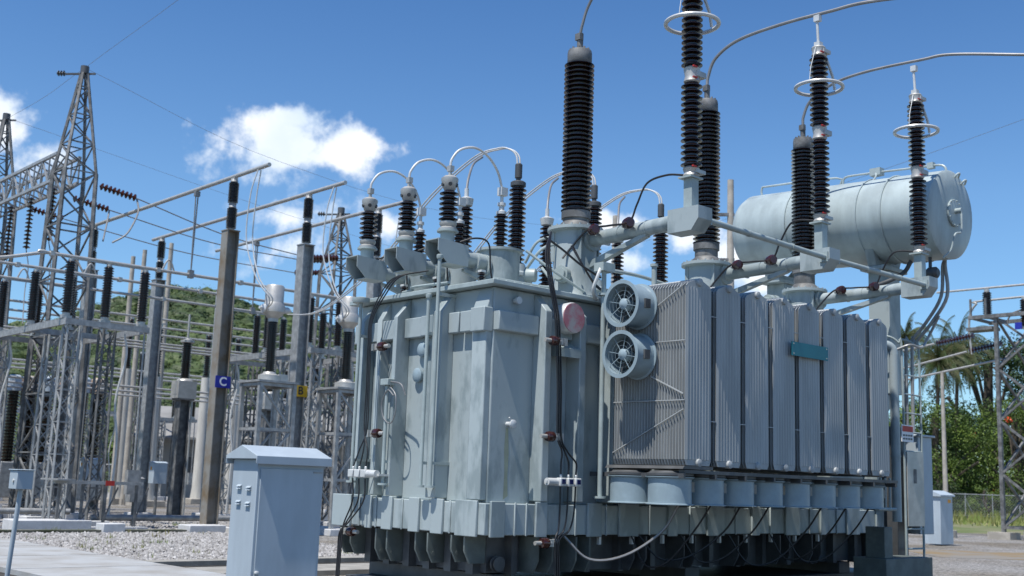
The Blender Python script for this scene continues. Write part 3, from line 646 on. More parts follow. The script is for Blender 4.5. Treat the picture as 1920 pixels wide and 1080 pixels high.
for a, b in ((.12, .70), (.36, .62)):
    m.tube([(CU+a-.06, V0-.03, CZ+b-.03), (CU+a-.05, V0-.1, CZ+b+.05), (CU+a+.04, V0-.1, CZ+b+.08), (CU+a+.1, V0-.04, CZ+b+.02)], .02, 8, 4)
m.build('lifting_eye', CONSP, cs)
ct_ = lambda v_: CZ+CR+TILT*(v_-V0)
m = MB(); m.tube([(CU, V1-.1, ct_(V1)-.02), (CU, V1-.1, ct_(V1)+.16), (CU, V1-.3, ct_(V1)+.18), (CU, .9, ct_(.9)+.17), (CU, .8, ct_(.8)+.02)], .022, 8, 3)
m.tube([(CU, .75, ct_(.7)), (CU, .7, ct_(.7)+.15), (CU, .4, ct_(.4)+.17), (CU, -.1, ct_(0)+.16), (CU, -.9, ct_(-.9)+.15), (CU, -1.25, ct_(-1.2)+.14), (CU, -1.36, ct_(-1.3)+.08), (CU, -1.38, ct_(-1.3)-.02)], .022, 8, 3)
m.box(CU-.08, CU+.08, -.1, .12, ct_(0)+.1, ct_(0)+.24); m.box(CU-.05, CU+.05, -1.15, -1.03, ct_(-1)+.09, ct_(-1)+.2)
m.tube([(CU-.05, 0, ct_(0)+.15), (CU-.15, -.05, ct_(0)+.04), (CU-.35, -.07, ct_(0)-.12)], .018, 8, 4); m.build('breather_pipe', CONSP, cs)
for v_ in (-.28, 2.0):
    m = MB(); m.box(CU-.2, CU+.2, v_-.02, v_+.40, 3.5, 5.78); m.prism([(9.2, 3.0), (9.2, 3.49), (CU+.2, 3.49)], 'y', v_+.05, v_+.33); m.box(CU-.42, CU+.42, v_-.06, v_+.44, 5.781, 5.86)
    m.prism([(CU-.4, 5.86), (CU+.4, 5.86), (CU+.55, 6.2), (CU+.3, 5.98), (CU-.3, 5.98), (CU-.55, 6.2)], 'y', v_+.1, v_+.28); m.build('conservator_pillar', PAINT, TR, bevel=.01)
m = MB(); m.tube([(CU-.1, -.7, 5.92), (CU-.2, -.6, 5.7), (CU-.5, -.4, 5.5), (CU-1.2, 0, 5.2)], .04, 10, 5); m.lathe([(.09, 0), (.11, .03), (.11, .16), (.07, .2)], (CU-.25, -1.1, 5.62), (0, -1, 0), 16); m.cyl((CU-.25, -1.15, 5.7), (CU-.15, -1.1, 6.0), .03); m.build('oil_relay', GREYD, TR)
m = MB()
for o_ in (0, .12):
    m.tube([(9.7, -1.0+o_, 5.93), (9.85, -1.1+o_*.5, 6.02), (9.98, -1.1, 5.98), (10, -1.05-o_*.4, 5.85), (10, -1.0-o_, 5.3), (10, -.7-o_, 4.85), (10, -.36-o_, 4.48), (10, -.28-o_, 4.3), (10, -.26-o_, 1.0)], .032, 10, 5)
m.tube([(9.2, -.55, 4.27), (9.3, -.75, 4.35), (9.7, -.75, 4.35), (10, -.72, 4.55), (10, -.95, 4.95)], .025, 8, 5); m.build('riser_pipe', GALV, TR)
# right-hand end: pipe, ladder, cubicle, base
m = MB(); m.cyl((7.92, -1.2, 1.25), (7.92, -1.2, 4.02), .075, n=18); m.tube([(7.92, -1.2, 4.0), (7.90, -1.18, 4.12), (7.80, -1.1, 4.18), (7.6, -.9, 4.18)], .075, 14, 4); m.lathe([(.085, 0), (.085, .03)], (7.92, -1.2, 2.3))
m.build('oil_pipe', PAINT, TR)
m = MB()
for u_ in (9.27, 9.88): m.tube([(u_, -.6, .35), (u_, -.6, 4.1), (u_-.03, -.55, 4.4), (u_-.15, -.35, 4.52), (u_-.2, -.1, 4.4), (u_-.2, -.05, 4.28)], .022, 8, 5)
for j in range(11): m.cyl((9.27, -.6, .42+j*.34), (9.88, -.6, .42+j*.34), .016, n=8)
ld = m.build('ladder', PAINT2, TR)
m = MB(); m.box(9.29, 9.86, -.645, -.628, 1.15, 2.45); m.build('anti_climb_plate', ALU, ld); 
m = MB(); m.box(9.50, 9.60, -.65, -.646, 1.9, 2.15); m.build('plate_label', GALVD, ld)
m = MB(); m.box(9.10, 9.50, -.66, -.645, 2.62, 2.92); sg = m.build('warning_sign', LWHITE, ld)
m = MB(); m.box(9.12, 9.48, -.664, -.6605, 2.80, 2.90); m.build('red_strip', RED, sg)
m = MB()
for r_ in range(2): 
    for c_ in range(4): m.box(9.14+c_*.085, 9.20+c_*.085, -.664, -.6605, 2.66+r_*.06, 2.69+r_*.06)
m.build('faded_print', GREYD, sg)
m = MB(); m.box(9.95, 10.45, -.5, .4, 1.0, 2.75); m.box(9.9, 10.5, -.55, .45, 2.751, 2.79); m.build('control_cubicle', CABP, TR, bevel=.01)
m = MB(); m.box(7.55, 9.05, -1.2, -.6, .30, .66); m.box(7.6, 7.85, -1.15, -.8, .661, 1.16)
m.build('base_outrigger', SHADEP, TR, bevel=.01)
m = MB()
for j in range(3): m.cyl((7.25+j*.14, -1.3, 1.45), (7.25+j*.14, -1.3, 1.95), .022, n=8)
m.cyl((7.15, -1.3, 1.45), (7.7, -1.3, 1.45), .03, n=8); m.build('small_pipework', PAINT2, TR)
m = MB(); m.box(9.26, 9.62, -.45, 1.8, .5, 2.9); m.build('dark_gap_filler', GREYD, TR, bevel=.01)  # dark box added so the gap behind pipe and ladder reads black

# conductors above the transformer (each a thing of its own)
def wire(name, paths, r, m_, label, cat, base=(0, 0, 0), group=None, smooth=8, n=8):
    m = MB()
    for p in paths: m.tube(p, r, n, smooth)
    return solo(m, name, m_, label, cat, Vector(paths[0][0]), group)
wire('conductor', [[(1.9, .42, 8.35), (1.9, .38, 8.5), (1.92, .28, 8.78), (1.92, .05, 8.98), (1.93, -.6, 9.2), (1.93, -1.7, 9.25), (1.93, -4, 9.1)]], .022, GCABLE, 'grey conductor rising from the nearest tall bushing and leaving the picture', 'conductor')
wire('conductor', [[(5.14, .575, 8.43), (5.15, .56, 8.6), (5.17, .42, 8.9), (5.22, -.0, 9.12), (5.26, -.8, 9.18), (5.28, -1.7, 9.15), (5.3, -2.6, 9.08), (5.3, -5, 8.6)]], .027, GCABLE, 'grey conductor curving over from the middle tall bushing to its arrester rod', 'conductor')
wire('conductor', [[(8.25, .75, 8.52), (8.25, .73, 8.7), (8.27, .58, 8.98), (8.28, .1, 9.2), (8.28, -.6, 9.26), (8.28, -1.65, 9.21), (8.3, -2.2, 9.17), (8.3, -3.4, 8.85), (8.3, -5, 8.4)]], .027, GCABLE, 'long grey conductor from the farthest tall bushing out past the right edge', 'conductor')
names = ['nearest', 'middle', 'farthest']
for k, u_ in enumerate(UB):
    a = []
    for s in (-.03, .03):
        a.append([(u_+s, 2.1, 6.72), (u_-.0+s, 2.14, 6.88), (u_-.04+s, 2.25, 6.99), (u_-.08+s, 2.5, 7.05), (u_-.08+s, 3.15, 7.0), (u_-.08+s, 4.3, 6.5), (u_+.1+s, 5.7, 5.75), (u_+.85+s, 8.0, 5.38), (u_+2.6+s, 12, 5.5), (7.45+k*2.62+s, 17.5, 6.25)])
    wire('twin_conductor', a, .014, WCABLE, 'pale twin conductor arching onto the %s of three rear brown bushings' % names[k], 'conductor')

# ------------------------------------------------------------ cabinet at the left foreground
ku, kv = -4.43, -1.93
CB = thing('equipment_cabinet', 'tall pale blue-grey cabinet with pitched metal roof standing beside the transformer', 'cabinet', ku, kv, 0)
m = MB(); m.box(ku, ku+.70, kv, kv+.44, .02, 1.799); body = m.build('body', CABP, CB, bevel=.006)
m = MB(); e = .05
for sgn in (0,):
    pf = [(kv-e-.01, 1.755), (kv-e-.01, 1.83), (kv+.22, 1.925), (kv+.44+e+.01, 1.83), (kv+.44+e+.01, 1.755), (kv+.44+e-.002, 1.755), (kv+.44+e-.002, 1.80), (kv-e+.002, 1.80), (kv-e+.002, 1.755)]
    m.prism(pf, 'x', ku-e, ku+.70+e)
m.build('roof', CABP, CB, bevel=.004)
for i, (dv, z) in enumerate(((.13, 1.52), (.30, 1.53), (.13, 1.38), (.30, 1.39))):
    m = MB()
    for q in (0, .022): m.prism([(ku-.002, z+q), (ku-.022, z+q), (ku-.002, z+q+.016)], 'y', kv+dv-.045, kv+dv+.03)
    m.build('louvre', CABP, CB)
m = MB(); m.box(ku+.03, ku+.67, kv-.012, kv-.001, .12, 1.72); m.build('door', CABP, CB, bevel=.003)
m = MB(); m.box(ku+.58, ku+.68, kv-.018, kv-.0125, 1.69, 1.705); m.build('hinge', GALV, CB)
m = MB(); m.lathe([(.018, 0), (.018, .03), (.01, .035)], (ku+.045, kv-.012, .80), (0, -1, 0)); m.build('handle', WHITEM, CB)

# small box on a post, near left
pb = G(-5.86, 14.0); PB = thing('post_box', 'small grey-blue terminal box on a thin leaning pipe at the left edge', 'terminal box', pb[0], pb[1], 0)
m = MB(); m.box(pb[0]-.02, pb[0]+.17, pb[1]-.13, pb[1]+.13, 1.40, 1.62); m.box(pb[0]-.035, pb[0]+.185, pb[1]-.145, pb[1]+.145, 1.621, 1.635); m.build('box', CABP, PB, bevel=.006)
m = MB(); m.tube([(pb[0]+.08, pb[1], 1.4), (pb[0]+.05, pb[1]+.12, 0)], .028, 12); m.build('post', CABP, PB)
m = MB(); m.cyl((pb[0]-.021, pb[1]-.03, 1.5), (pb[0]-.035, pb[1]-.03, 1.5), .02, n=12); m.build('lock', WHITEM, PB)

# ------------------------------------------------------------ letters
def letter(ch, size, m_, parent, loc, rot):
    c = bpy.data.curves.new('glyph', 'FONT'); c.body = ch; c.size = size; c.align_x = 'CENTER'; c.align_y = 'CENTER'; c.extrude = .004; c.offset = .006
    t = bpy.data.objects.new('glyph', c); COL.objects.link(t); bpy.context.view_layer.update()
    me = bpy.data.meshes.new_from_object(t.evaluated_get(bpy.context.evaluated_depsgraph_get())); bpy.data.objects.remove(t)
    me.materials.clear(); me.materials.append(m_); o = bpy.data.objects.new('letter', me); COL.objects.link(o); o.parent = parent; o.location = loc; o.rotation_euler = rot; return o

# ------------------------------------------------------------ bus support posts and tubular bars
def bus_post(u_, v_, m_, label, plate=None, top=8.74, foot=True):
    B = thing('bus_support_post', label, 'support post', u_, v_, 0, 'H-section posts holding the high bars')
    m = MB(); h = .19
    m.box(u_-h, u_-h+.03, v_-h, v_+h, .2, top); m.box(u_+h-.03, u_+h, v_-h, v_+h, .2, top); m.box(u_-h+.03, u_+h-.03, v_-.015, v_+.015, .2, top); m.box(u_-.21, u_+.21, v_-.21, v_+.21, top+.001, top+.03)
    m.build('column', m_, B)
    m = MB(); m.box(u_-.4, u_+.4, v_-.4, v_+.4, 0, .2); m.build('footing', CONCW, B, bevel=.02)
    z = top+.03
    for q in (0, .78):
        m = MB(); m.lathe(sheds(z+q+.06, z+q+.68, .10, .155, 14), (u_, v_, 0), (0, 0, 1), 16); io = m.build('insulator', PORC, B)
        m = MB(); m.lathe([(.10, z+q), (.12, z+q+.01), (.10, z+q+.06)], (u_, v_, 0), (0, 0, 1), 14); m.lathe([(.10, z+q+.68), (.12, z+q+.7), (.10, z+q+.775)], (u_, v_, 0), (0, 0, 1), 14); m.build('end_fitting', ALU, io)
    m = MB(); m.box(u_-.06, u_+.06, v_-.1, v_+.1, z+1.555, z+1.60); m.build('bar_clamp', ALU, B)
    if plate:
        ch, pm, lm, zz = plate; m = MB(); m.box(u_-.24, u_+.24, v_-h-.03, v_-h-.012, zz-.17, zz+.17); p = m.build('sign_plate', pm, B)
        letter(ch, .34, lm, p, (0, -h-.034, zz), (pi/2, 0, 0))
    return B
US = [6.33, 8.93, 11.6]
bus_post(6.33, 19.2, RUST, 'rusty brown-edged post bearing the blue C plate', ('C', BLUEP, LWHITE, 4.28))
bus_post(8.93, 19.2, GALV, 'grey post bearing the yellow B plate', ('B', YELP, LBLACK, 4.22))
bus_post(11.6, 19.2, GALV, 'grey post mostly hidden behind the low voltage bushings')
bus_post(6.33, 29.4, GALV, 'wide blue-grey post under the left end of the nearest high bar')
bus_post(8.93, 29.4, GALV, 'blue-grey post under the left end of the middle high bar')
bus_post(11.6, 29.4, GALV, 'post under the left end of the farthest high bar, behind the C post')
for k, u_ in enumerate(US):
    m = MB(); m.cyl((u_, 17.2, 10.42), (u_, 30.2, 10.42), .062, n=12)
    solo(m, 'bus_bar', ALU, ('%s tubular aluminium bar sloping up on the tall posts' % ['nearest and highest', 'middle', 'farthest'][k]), 'bus bar', (u_, 17.2, 10.42), 'high bars on the tall posts')
    vd = 21.55+2.73*k
    m = MB(); m.tube([(u_-.04, vd, 10.36), (u_-.02, vd, 9), (u_, vd, 7.75)], .022, 8); m.tube([(u_+.04, vd, 10.36), (u_+.02, vd, 9), (u_, vd, 7.75)], .022, 8); m.box(u_-.08, u_+.08, vd-.06, vd+.06, 10.2, 10.36); m.box(u_-.08, u_+.08, vd-.07, vd+.07, 7.6, 7.85)
    solo(m, 'dropper', GCABLE, 'twin vertical dropper hanging from the %s high bar' % ['nearest', 'middle', 'farthest'][k], 'dropper', (u_, vd, 7.75), 'droppers from the high bars')
    cu = 7.25+2.62*k
    wire('flexible_connector', [[(u_+s, 17.75, 10.36), (u_-.05+s*2, 17.9, 9.6), (u_-.02+s*2, 18.0, 8.3), (u_+.1+s, 17.6, 7.2), (u_+.4+s, 17.3, 6.6), (cu-.32, 17.9, 6.35)] for s in (-.05, .05)], .02, WHITEM, 'white looped twin cable hanging from the %s high bar to a current transformer' % ['nearest', 'middle', 'farthest'][k], 'cable', group='white looped cables')
for k, v_ in enumerate((21.55, 24.28, 27.02)):
    m = MB(); z = 7.70
    m.tube([(-6, v_, z-.9), (-1.5, v_, z-.75), (.6, v_, z-.35), (1.9, v_, z), (2.6, v_, z), (12.9, v_, z)] if k == 0 else [(-6, v_, z), (12.9, v_, z)], .05, 10, 6 if k == 0 else 0)
    for u_ in (2.0, 5.2, 8.0): m.box(u_, u_+.12, v_-.07, v_+.07, z-.07, z+.07)
    solo(m, 'bus_tube', ALU, '%s of three long pale tubes crossing the yard at switch height' % ['nearest', 'middle', 'farthest'][k], 'bus tube', (0, v_, z), 'pale tubes at switch height')
    u2 = (5.6, 4.3, 3.2)[k]
    m = MB(); m.tube([(u2-.2+.38*t/10, v_, 7.72+.34*sin(pi*t/10)) for t in range(11)], .028, 8); solo(m, 'expansion_loop', ALU, 'arched flexible loop bridging the %s pale tube' % ['nearest', 'middle', 'farthest'][k], 'flexible loop', (u2, v_, 7.7), 'arched flexible loops')

# ------------------------------------------------------------ lattice helpers
def lattice(m, a, b, wa, wb, n, leg=.07, br=.035, axis_v=True):
    # square lattice column from a to b (centre points), half widths wa, wb
    a, b = Vector(a), Vector(b); cs = ((-1, -1), (1, -1), (1, 1), (-1, 1))
    d = (b-a).normalized(); x = Vector((1, 0, 0)) if abs(d.x) < .9 else Vector((0, 0, 1)); y = Vector((0, 1, 0)) if abs(d.y) < .9 else Vector((0, 0, 1))
    def pt(t, i):
        c = a.lerp(b, t); q = wa+(wb-wa)*t; return c + x*(cs[i][0]*q) + y*(cs[i][1]*q)
    for i in range(4): m.bar(pt(0, i), pt(1, i), leg)
    for k in range(n):
        t0, t1 = k/n, (k+1)/n
        for i in range(4):
            j = (i+1) % 4
            if (k+i) % 2: m.bar(pt(t0, i), pt(t1, j), br)
            else: m.bar(pt(t0, j), pt(t1, i), br)
            if k % 2 == 0: m.bar(pt(t0, i), pt(t0, j), br)
    return m

# disconnect switches on lattice stands
def disconnect(u0, u1, v0, v1, zp, label, tubes, zt, light=ALU):
    D = thing('disconnect_switch', label, 'switch stand', u0, v0, 0, 'lattice stands carrying disconnect switches')
    m = MB()
    m.box(u0, u0+.08, v0, v1, zp-.18, zp); m.box(u1-.08, u1, v0, v1, zp-.18, zp)
    for q in (v0, (v0+v1)/2-.04, v1-.08): m.box(u0+.08, u1-.08, q, q+.08, zp-.17, zp-.003)
    m.box(u0-.002, u0+.25, v0+.3, v1-.3, zp+.002, zp+.02); m.build('platform', GALV, D)
    for i, (x, y) in enumerate(((u0+.3, v0+.3), (u0+1.35, v0+.3), (u0+.3, v1-.4), (u0+1.35, v1-.4), (u0+.85, (v0+v1)/2))):
        m = MB(); lattice(m, (x, y, .25), (x, y, zp-.19), .21, .17, 12, .06, .03); lg = m.build('leg', GALV if i % 2 == 0 else GALVD, D)
        m = MB(); m.box(x-.4, x+.4, y-.4, y+.4, 0, .25); m.build('footing', CONCW, lg, bevel=.02)
    for yv in tubes:
        for x in (u0+.12, (u0+u1)/2, u1-.12):
            for o_ in ((0, 0),):
                m = MB(); m.lathe(sheds(zp+.18, zt-.1, .105, .15, 20), (x, yv, 0), (0, 0, 1), 14); io = m.build('insulator', PORC, D)
                m = MB(); m.lathe([(.11, zp+.02), (.11, zp+.18)], (x, yv, 0)); m.lathe([(.08, zt-.1), (.08, zt-.03)], (x, yv, 0)); m.box(x-.14, x+.14, yv-.1, yv+.1, zp+.02, zp+.1); m.build('end_fitting', ALU, io)
        m = MB(); m.box(u0+.1, u1-.1, yv-.03, yv+.03, zt-.03, zt+.0); m.build('contact_blade', ALU, D)
    m = MB(); m.tube([(u1-.1, v0+.1, zp), (u1-.1, v0+.05, 1.1)], .03, 8); m.box(u1-.3, u1+.1, v0-.05, v0+.15, 1.0, 1.7); m.build('drive_rod', GALV, D)
    for (x, y) in ((u0+.5, v0+.25), (u1-.5, v0+.6), (u0+.35, v1-.8)):
        m = MB(); m.tube([(x, y, zp-.2), (x+.12, y, zp-.9), (x-.05, y+.1, zp-2.2), (x+.06, y, zp-3.5), (x, y, .3)], .035, 8, 5); m.build('cable_run', WCABLE, D)
    return D
disconnect(2.5, 5.0, 21.2, 27.5, 5.88, 'lattice stand with disconnect switches at far left, in front of the pylon', (21.55, 24.28, 27.02), 7.66)
disconnect(10.6, 13.1, 21.2, 27.5, 5.88, 'lattice stand with disconnect switches behind the B post', (21.55, 24.28, 27.02), 7.66)
disconnect(-.9, 1.2, 24.4, 29.9, 4.9, 'lower lattice stand with disconnect switches cut by the left picture edge', (24.6, 27.1, 29.5), 6.5)
disconnect(9, 11.5, 49, 55, 4.6, 'distant lattice stand with switches, left of the tallest concrete column', (49.4, 52, 54.6), 6.2)
disconnect(15.2, 17.7, 51, 57, 4.9, 'distant lattice stand with switches at the foot of the hill, left of the C post', (51.4, 54, 56.6), 6.6)
disconnect(21, 23.5, 54, 60, 4.9, 'distant lattice stand with switches behind the C post', (54.4, 57, 59.6), 6.6)
disconnect(27.5, 30, 50, 56, 4.9, 'distant lattice stand with switches above the cabinet roof', (50.4, 53, 55.6), 6.6)
disconnect(19.5, 22, 33.2, 40, 5.2, 'far lattice stand with disconnect switches behind the current transformers', (34, 36.7, 39.4), 7.0)
disconnect(1.5, 4.0, 34.5, 41, 5.0, 'far lattice stand with disconnect switches under the pylon beam', (35, 37.7, 40.2), 6.8)
for k, v_ in enumerate((34, 36.7, 39.4)):
    for z, nm in ((7.95, 'upper'), (5.05, 'lower')):
        if z == 5.05 and False: continue
        m = MB(); m.cyl((2, v_, z), (30, v_, z), .05, n=10)
        solo(m, 'bus_tube', ALU, '%s far pale tube before the green hill, %s of its three' % (nm, ['nearest', 'middle', 'farthest'][k]), 'bus tube', (2, v_, z), 'far pale tubes before the hill')
for k, v_ in enumerate((50.5, 53, 55.5)):
    for z, nm in ((7.2, 'upper'),):
        m = MB(); m.cyl((4, v_, z), (36, v_, z), .06, n=8)
        solo(m, 'bus_tube', ALU, '%s distant pale tube at the foot of the hill, %s of its three' % (nm, ['nearest', 'middle', 'farthest'][k]), 'bus tube', (4, v_, z), 'distant tubes at the foot of the hill')
for k, v_ in enumerate((30.8, 31.8, 32.8)):
    m = MB(); m.cyl((0, v_, 6.55), (26, v_, 6.55), .045, n=10)
    solo(m, 'bus_tube', ALU, '%s of three pale tubes just behind the far row of grey posts' % ['nearest', 'middle', 'farthest'][k], 'bus tube', (0, v_, 6.55), 'pale tubes behind the far post row')

# current transformers
def ct(u_, v_, label):
    D = thing('current_transformer', label, 'current transformer', u_, v_, 0, 'current transformers on lattice stands')
    m = MB()
    for x in (-.55, .55):
        for y in (-.5, .5): m.bar((u_+x, v_+y, .2), (u_+x, v_+y, 4.25), .11)
    for z in (1.6, 2.95, 4.2):
        for s in (-1, 1): m.bar((u_-.55, v_+.5*s, z), (u_+.55, v_+.5*s, z), .08); m.bar((u_+.55*s, v_-.5, z), (u_+.55*s, v_+.5, z), .08)
    for s in (-.5, .5):
        m.bar((u_-.5, v_+s, 4.15), (u_+.5, v_+s, 3.0), .06); m.bar((u_+.5, v_+s, 2.9), (u_-.5, v_+s, 1.65), .06); m.bar((u_-.5, v_+s, 1.5), (u_+.5, v_+s, .25), .06)
    m.box(u_-.65, u_+.65, v_-.6, v_+.6, 4.26, 4.32); m.build('stand', GALV, D)
    m = MB(); m.box(u_-.7, u_+.7, v_-.7, v_+.7, 0, .2); m.build('footing', CONCW, D, bevel=.02)
    m = MB(); m.lathe([(.30, 4.321), (.32, 4.34), (.32, 4.5), (.20, 4.54), (.17, 4.60)], (u_, v_, 0), (0, 0, 1), 20); m.box(u_+.2, u_+.5, v_-.2, v_+.2, 4.33, 4.55); m.build('base_tank', ALU, D)
    m = MB(); m.lathe(sheds(4.60, 6.05, .115, .17, 26), (u_, v_, 0), (0, 0, 1), 18); m.build('insulator', PORC, D)
    m = MB(); m.lathe([(.15, 6.05), (.15, 6.15), (.32, 6.33), (.33, 6.5), (.28, 6.60), (.27, 6.63), (.27, 7.08), (.24, 7.12), (.05, 7.13)], (u_, v_, 0), (0, 0, 1), 26); hd = m.build('head', ALU, D)
    m = MB(); m.lathe([(.12, 0), (.12, .12), (.05, .14), (.04, .25)], (u_-.25, v_, 6.42), (-1, -.2, 0), 14); m.lathe([(.10, 0), (.10, .12), (.04, .22)], (u_+.28, v_-.08, 6.42), (1, -.3, 0), 14); m.build('terminal', WHITEM, hd)
ct(7.25, 18.0, 'current transformer with a tall silver head, between the C and B posts')
ct(9.87, 18.0, 'current transformer with silver head, partly hidden by the transformer tank edge')
ct(12.5, 18.0, 'current transformer with silver head, almost wholly hidden behind the tank')
# voltage transformer
def cvt(u_, v_, s, label, dark=GALVD):
    D = thing('voltage_transformer', label, 'voltage transformer', u_, v_, 0)
    m = MB(); m.box(u_-.2, u_-.17, v_-.2, v_+.2, .1, 4.3); m.box(u_+.17, u_+.2, v_-.2, v_+.2, .1, 4.3); m.box(u_-.17, u_+.17, v_-.02, v_+.02, .1, 4.3); m.box(u_-.3, u_+.3, v_-.3, v_+.3, 4.301, 4.36); m.build('column', dark, D)
    m = MB(); m.box(u_-.45, u_+.45, v_-.45, v_+.45, 0, .12); m.build('footing', CONC, D)
    m = MB(); m.box(u_-.36, u_+.36, v_-.3, v_+.3, 4.361, 5.0); m.lathe([(.3, 5.0), (.28, 5.05), (.2, 5.1)], (u_, v_, 0)); m.box(u_-.37, u_-.361, v_-.2, v_+.1, 4.5, 4.9); m.build('oil_tank', ALU, D, bevel=.02)
    m = MB(); m.lathe(sheds(5.1, 6.42, .14, .19, 16), (u_, v_, 0), (0, 0, 1), 18); m.build('insulator', PORC, D)
    m = MB(); m.lathe([(.2, 6.42), (.25, 6.44), (.25, 6.52), (.1, 6.56), (.04, 6.6), (.04, 7.5)], (u_, v_, 0)); m.build('head', ALU, D)
    m = MB(); m.cyl((u_+.25, v_-.22, .1), (u_+.25, v_-.22, 4.5), .04, n=8); m.build('conduit', ALU, D)
cvt(9.85, 28.5, 1, 'voltage transformer with grey tank on a dark steel column, left of the C post')
cvt(14.9, 31, 1, 'voltage transformer with grey tank behind the B post')

# distant breakers deep in the left yard
for i, (u_, v_) in enumerate(((8.0, 40.0), (9.1, 39.0), (10.2, 38.0))):
    D = thing('circuit_breaker', '%s of three distant breakers with brown columns and rusty tops behind left stands' % ['left', 'middle', 'right'][i], 'circuit breaker', u_, v_, 0)
    m = MB(); m.box(u_-.7, u_+.7, v_-.5, v_+.5, .4, 1.9)
    m.build('tank', GALV, D, bevel=.04)
    for x in (-.6, .6):
        q = MB(); q.box(u_+x-.06, u_+x+.06, v_-.4, v_+.4, 0, .4); q.build('leg', GALVD, D)
    for x in (-.3, .35):
        m = MB(); m.lathe(sheds(1.9, 4.9, .20, .29, 22), (u_+x, v_, 0), (0, 0, 1), 14); io = m.build('insulator', PORC, D)
        m = MB(); m.lathe([(.22, 4.9), (.30, 4.92), (.30, 5.5), (.2, 5.6)], (u_+x, v_, 0), (0, 0, 1), 14); m.build('cap', ORUST if x > 0 else CABP, io)

# concrete columns with post insulators
def ccol(u_, v_, h, label, hi=2.2, r=.30):
    D = thing('concrete_column', label, 'support column', u_, v_, 0, 'round concrete columns with brown insulators')
    m = MB(); m.lathe([(r*1.25, .3), (r*1.05, .9), (r*.8, h)], (u_, v_, 0), (0, 0, 1), 18); m.build('column', COLM, D)
    m = MB(); m.box(u_-.7, u_+.7, v_-.7, v_+.7, 0, .3); m.build('footing', POLEC, D, bevel=.02)
    m = MB(); m.lathe(sheds(h+.12, h+hi, .13, .2, 20), (u_, v_, 0), (0, 0, 1), 14); m.lathe([(.2, h), (.2, h+.12)], (u_, v_, 0)); m.build('insulator', PORC, D)
    m = MB(); m.lathe([(.14, h+hi), (.14, h+hi+.12)], (u_, v_, 0)); m.box(u_-.3, u_+.3, v_-.06, v_+.06, h+hi+.12, h+hi+.18); m.build('cap', ALU, D)
ccol(15.5, 46.5, 6.9, 'pale concrete column standing right of the pylon, tallest of the row', 2.6)
ccol(15.37, 42.74, 6.3, 'pale concrete column half hidden by the grey post left of the C post', 2.5)
ccol(21.08, 48.62, 7.0, 'pale concrete column showing just left of the C post', 2.4)
ccol(23.44, 49.51, 7.1, 'pale concrete column showing just right of the C post', 2.4)
ccol(30.5, 52, 6.5, 'pale concrete column behind the cabinet roof', 2.4)
ccol(31, 43, 6.5, 'pale concrete column right of the cabinet, near the tank edge', 2.4)
# insulator row behind
for i, (u_, v_) in enumerate(((13, 52), (19, 52.5))):
    D = thing('insulator_stand', ['slim steel stand with one brown insulator at the foot of the hill', 'slim steel stand with one brown insulator behind the voltage transformer', 'slim steel stand with one brown insulator beside the tallest concrete column'][i], 'insulator stand', u_, v_, 0)
    m = MB(); lattice(m, (u_, v_, 0), (u_, v_, 6), .3, .25, 9, .07, .04); m.build('stand', GALVD, D)
    m = MB(); m.lathe(sheds(6, 8.4, .14, .2, 20), (u_, v_, 0), (0, 0, 1), 12); m.build('insulator', PORC, D)
    m = MB(); m.lathe([(.15, 8.4), (.15, 8.5)], (u_, v_, 0)); m.build('cap', ALU, D)
for i, (x, y, h) in enumerate(((250, 0, 0), (272, 0, 0), (322, 0, 0))):
    u_, v_, h = ((14.59, 44.86, 12.5), (15.01, 44.48, 12.85), (16.0, 43.59, 13.25))[i]
    m = MB(); m.lathe([(.16, 0), (.11, h)], (u_, v_, 0), (0, 0, 1), 10); m.box(u_-.14, u_+.14, v_-.14, v_+.14, 0, .3)
    solo(m, 'concrete_pole', POLEC, '%s of three slender concrete poles rising behind the grey posts' % ['left and shortest', 'middle', 'right and tallest'][i], 'pole', (u_, v_, 0), 'slender concrete poles', smooth=True)

# pylons, beams, strings, lines
def pylon(u_, v_, label, hs=11.4, hp=14.9, wb=.72, wt=.52):
    D = thing('lattice_pylon', label, 'pylon', u_, v_, 0)
    m = MB(); lattice(m, (u_, v_, .3), (u_, v_, hs), wb, wt, 12, .11, .05); m.build('body', GALVD, D)
    m = MB(); lattice(m, (u_, v_, hs), (u_, v_, hp), wt, .08, 7, .08, .038); pk = m.build('peak', GALVD, D)
    m = MB(); m.lathe([(.14, 0), (.14, .25)], (u_, v_, hp)); m.bar((u_-.5, v_+.4, hp-.05), (u_+.3, v_-.2, hp+.02), .06); m.lathe(sheds(0, .28, .04, .1, 3), (u_-.5, v_+.4, hp-.03), (-1, 1, 0), 10); m.build('earth_wire_clamp', GREYD, pk)
    for x in (-1, 1):
        for y in (-1, 1):
            m = MB(); m.box(u_+x*wb-.3, u_+x*wb+.3, v_+y*wb-.3, v_+y*wb+.3, 0, .3); m.build('footing', CONCW, D)
    return D
pylon(4.3, 26.45, 'tall lattice steel pylon with pointed peak at the left')
pylon(4.3, 34.0, 'farther lattice steel pylon cut by the left edge')
pylon(15.0, 26.6, 'slim lattice steel pylon just left of the low voltage bushings', 9.6, 12.0, .62, .5)
m = MB()
for (va, vb) in ((27.1, 33.3), (34.65, 44)):
    n = int((vb-va)/.62)
    zt, zb, hw = 12.15, 11.25, .38
    for x in (-hw, hw):
        for z in (zb, zt): m.bar((4.3+x, va, z), (4.3+x, vb, z), .10)
    for k in range(n):
        a, b = va+(vb-va)*k/n, va+(vb-va)*(k+1)/n
        for x in (-hw, hw): m.bar((4.3+x, a, zb if k % 2 else zt), (4.3+x, b, zt if k % 2 else zb), .05); m.bar((4.3+x, a, zb), (4.3+x, a, zt), .045)
        for z in (zb, zt): m.bar((4.3-hw, a, z), (4.3+hw, b, z), .045)
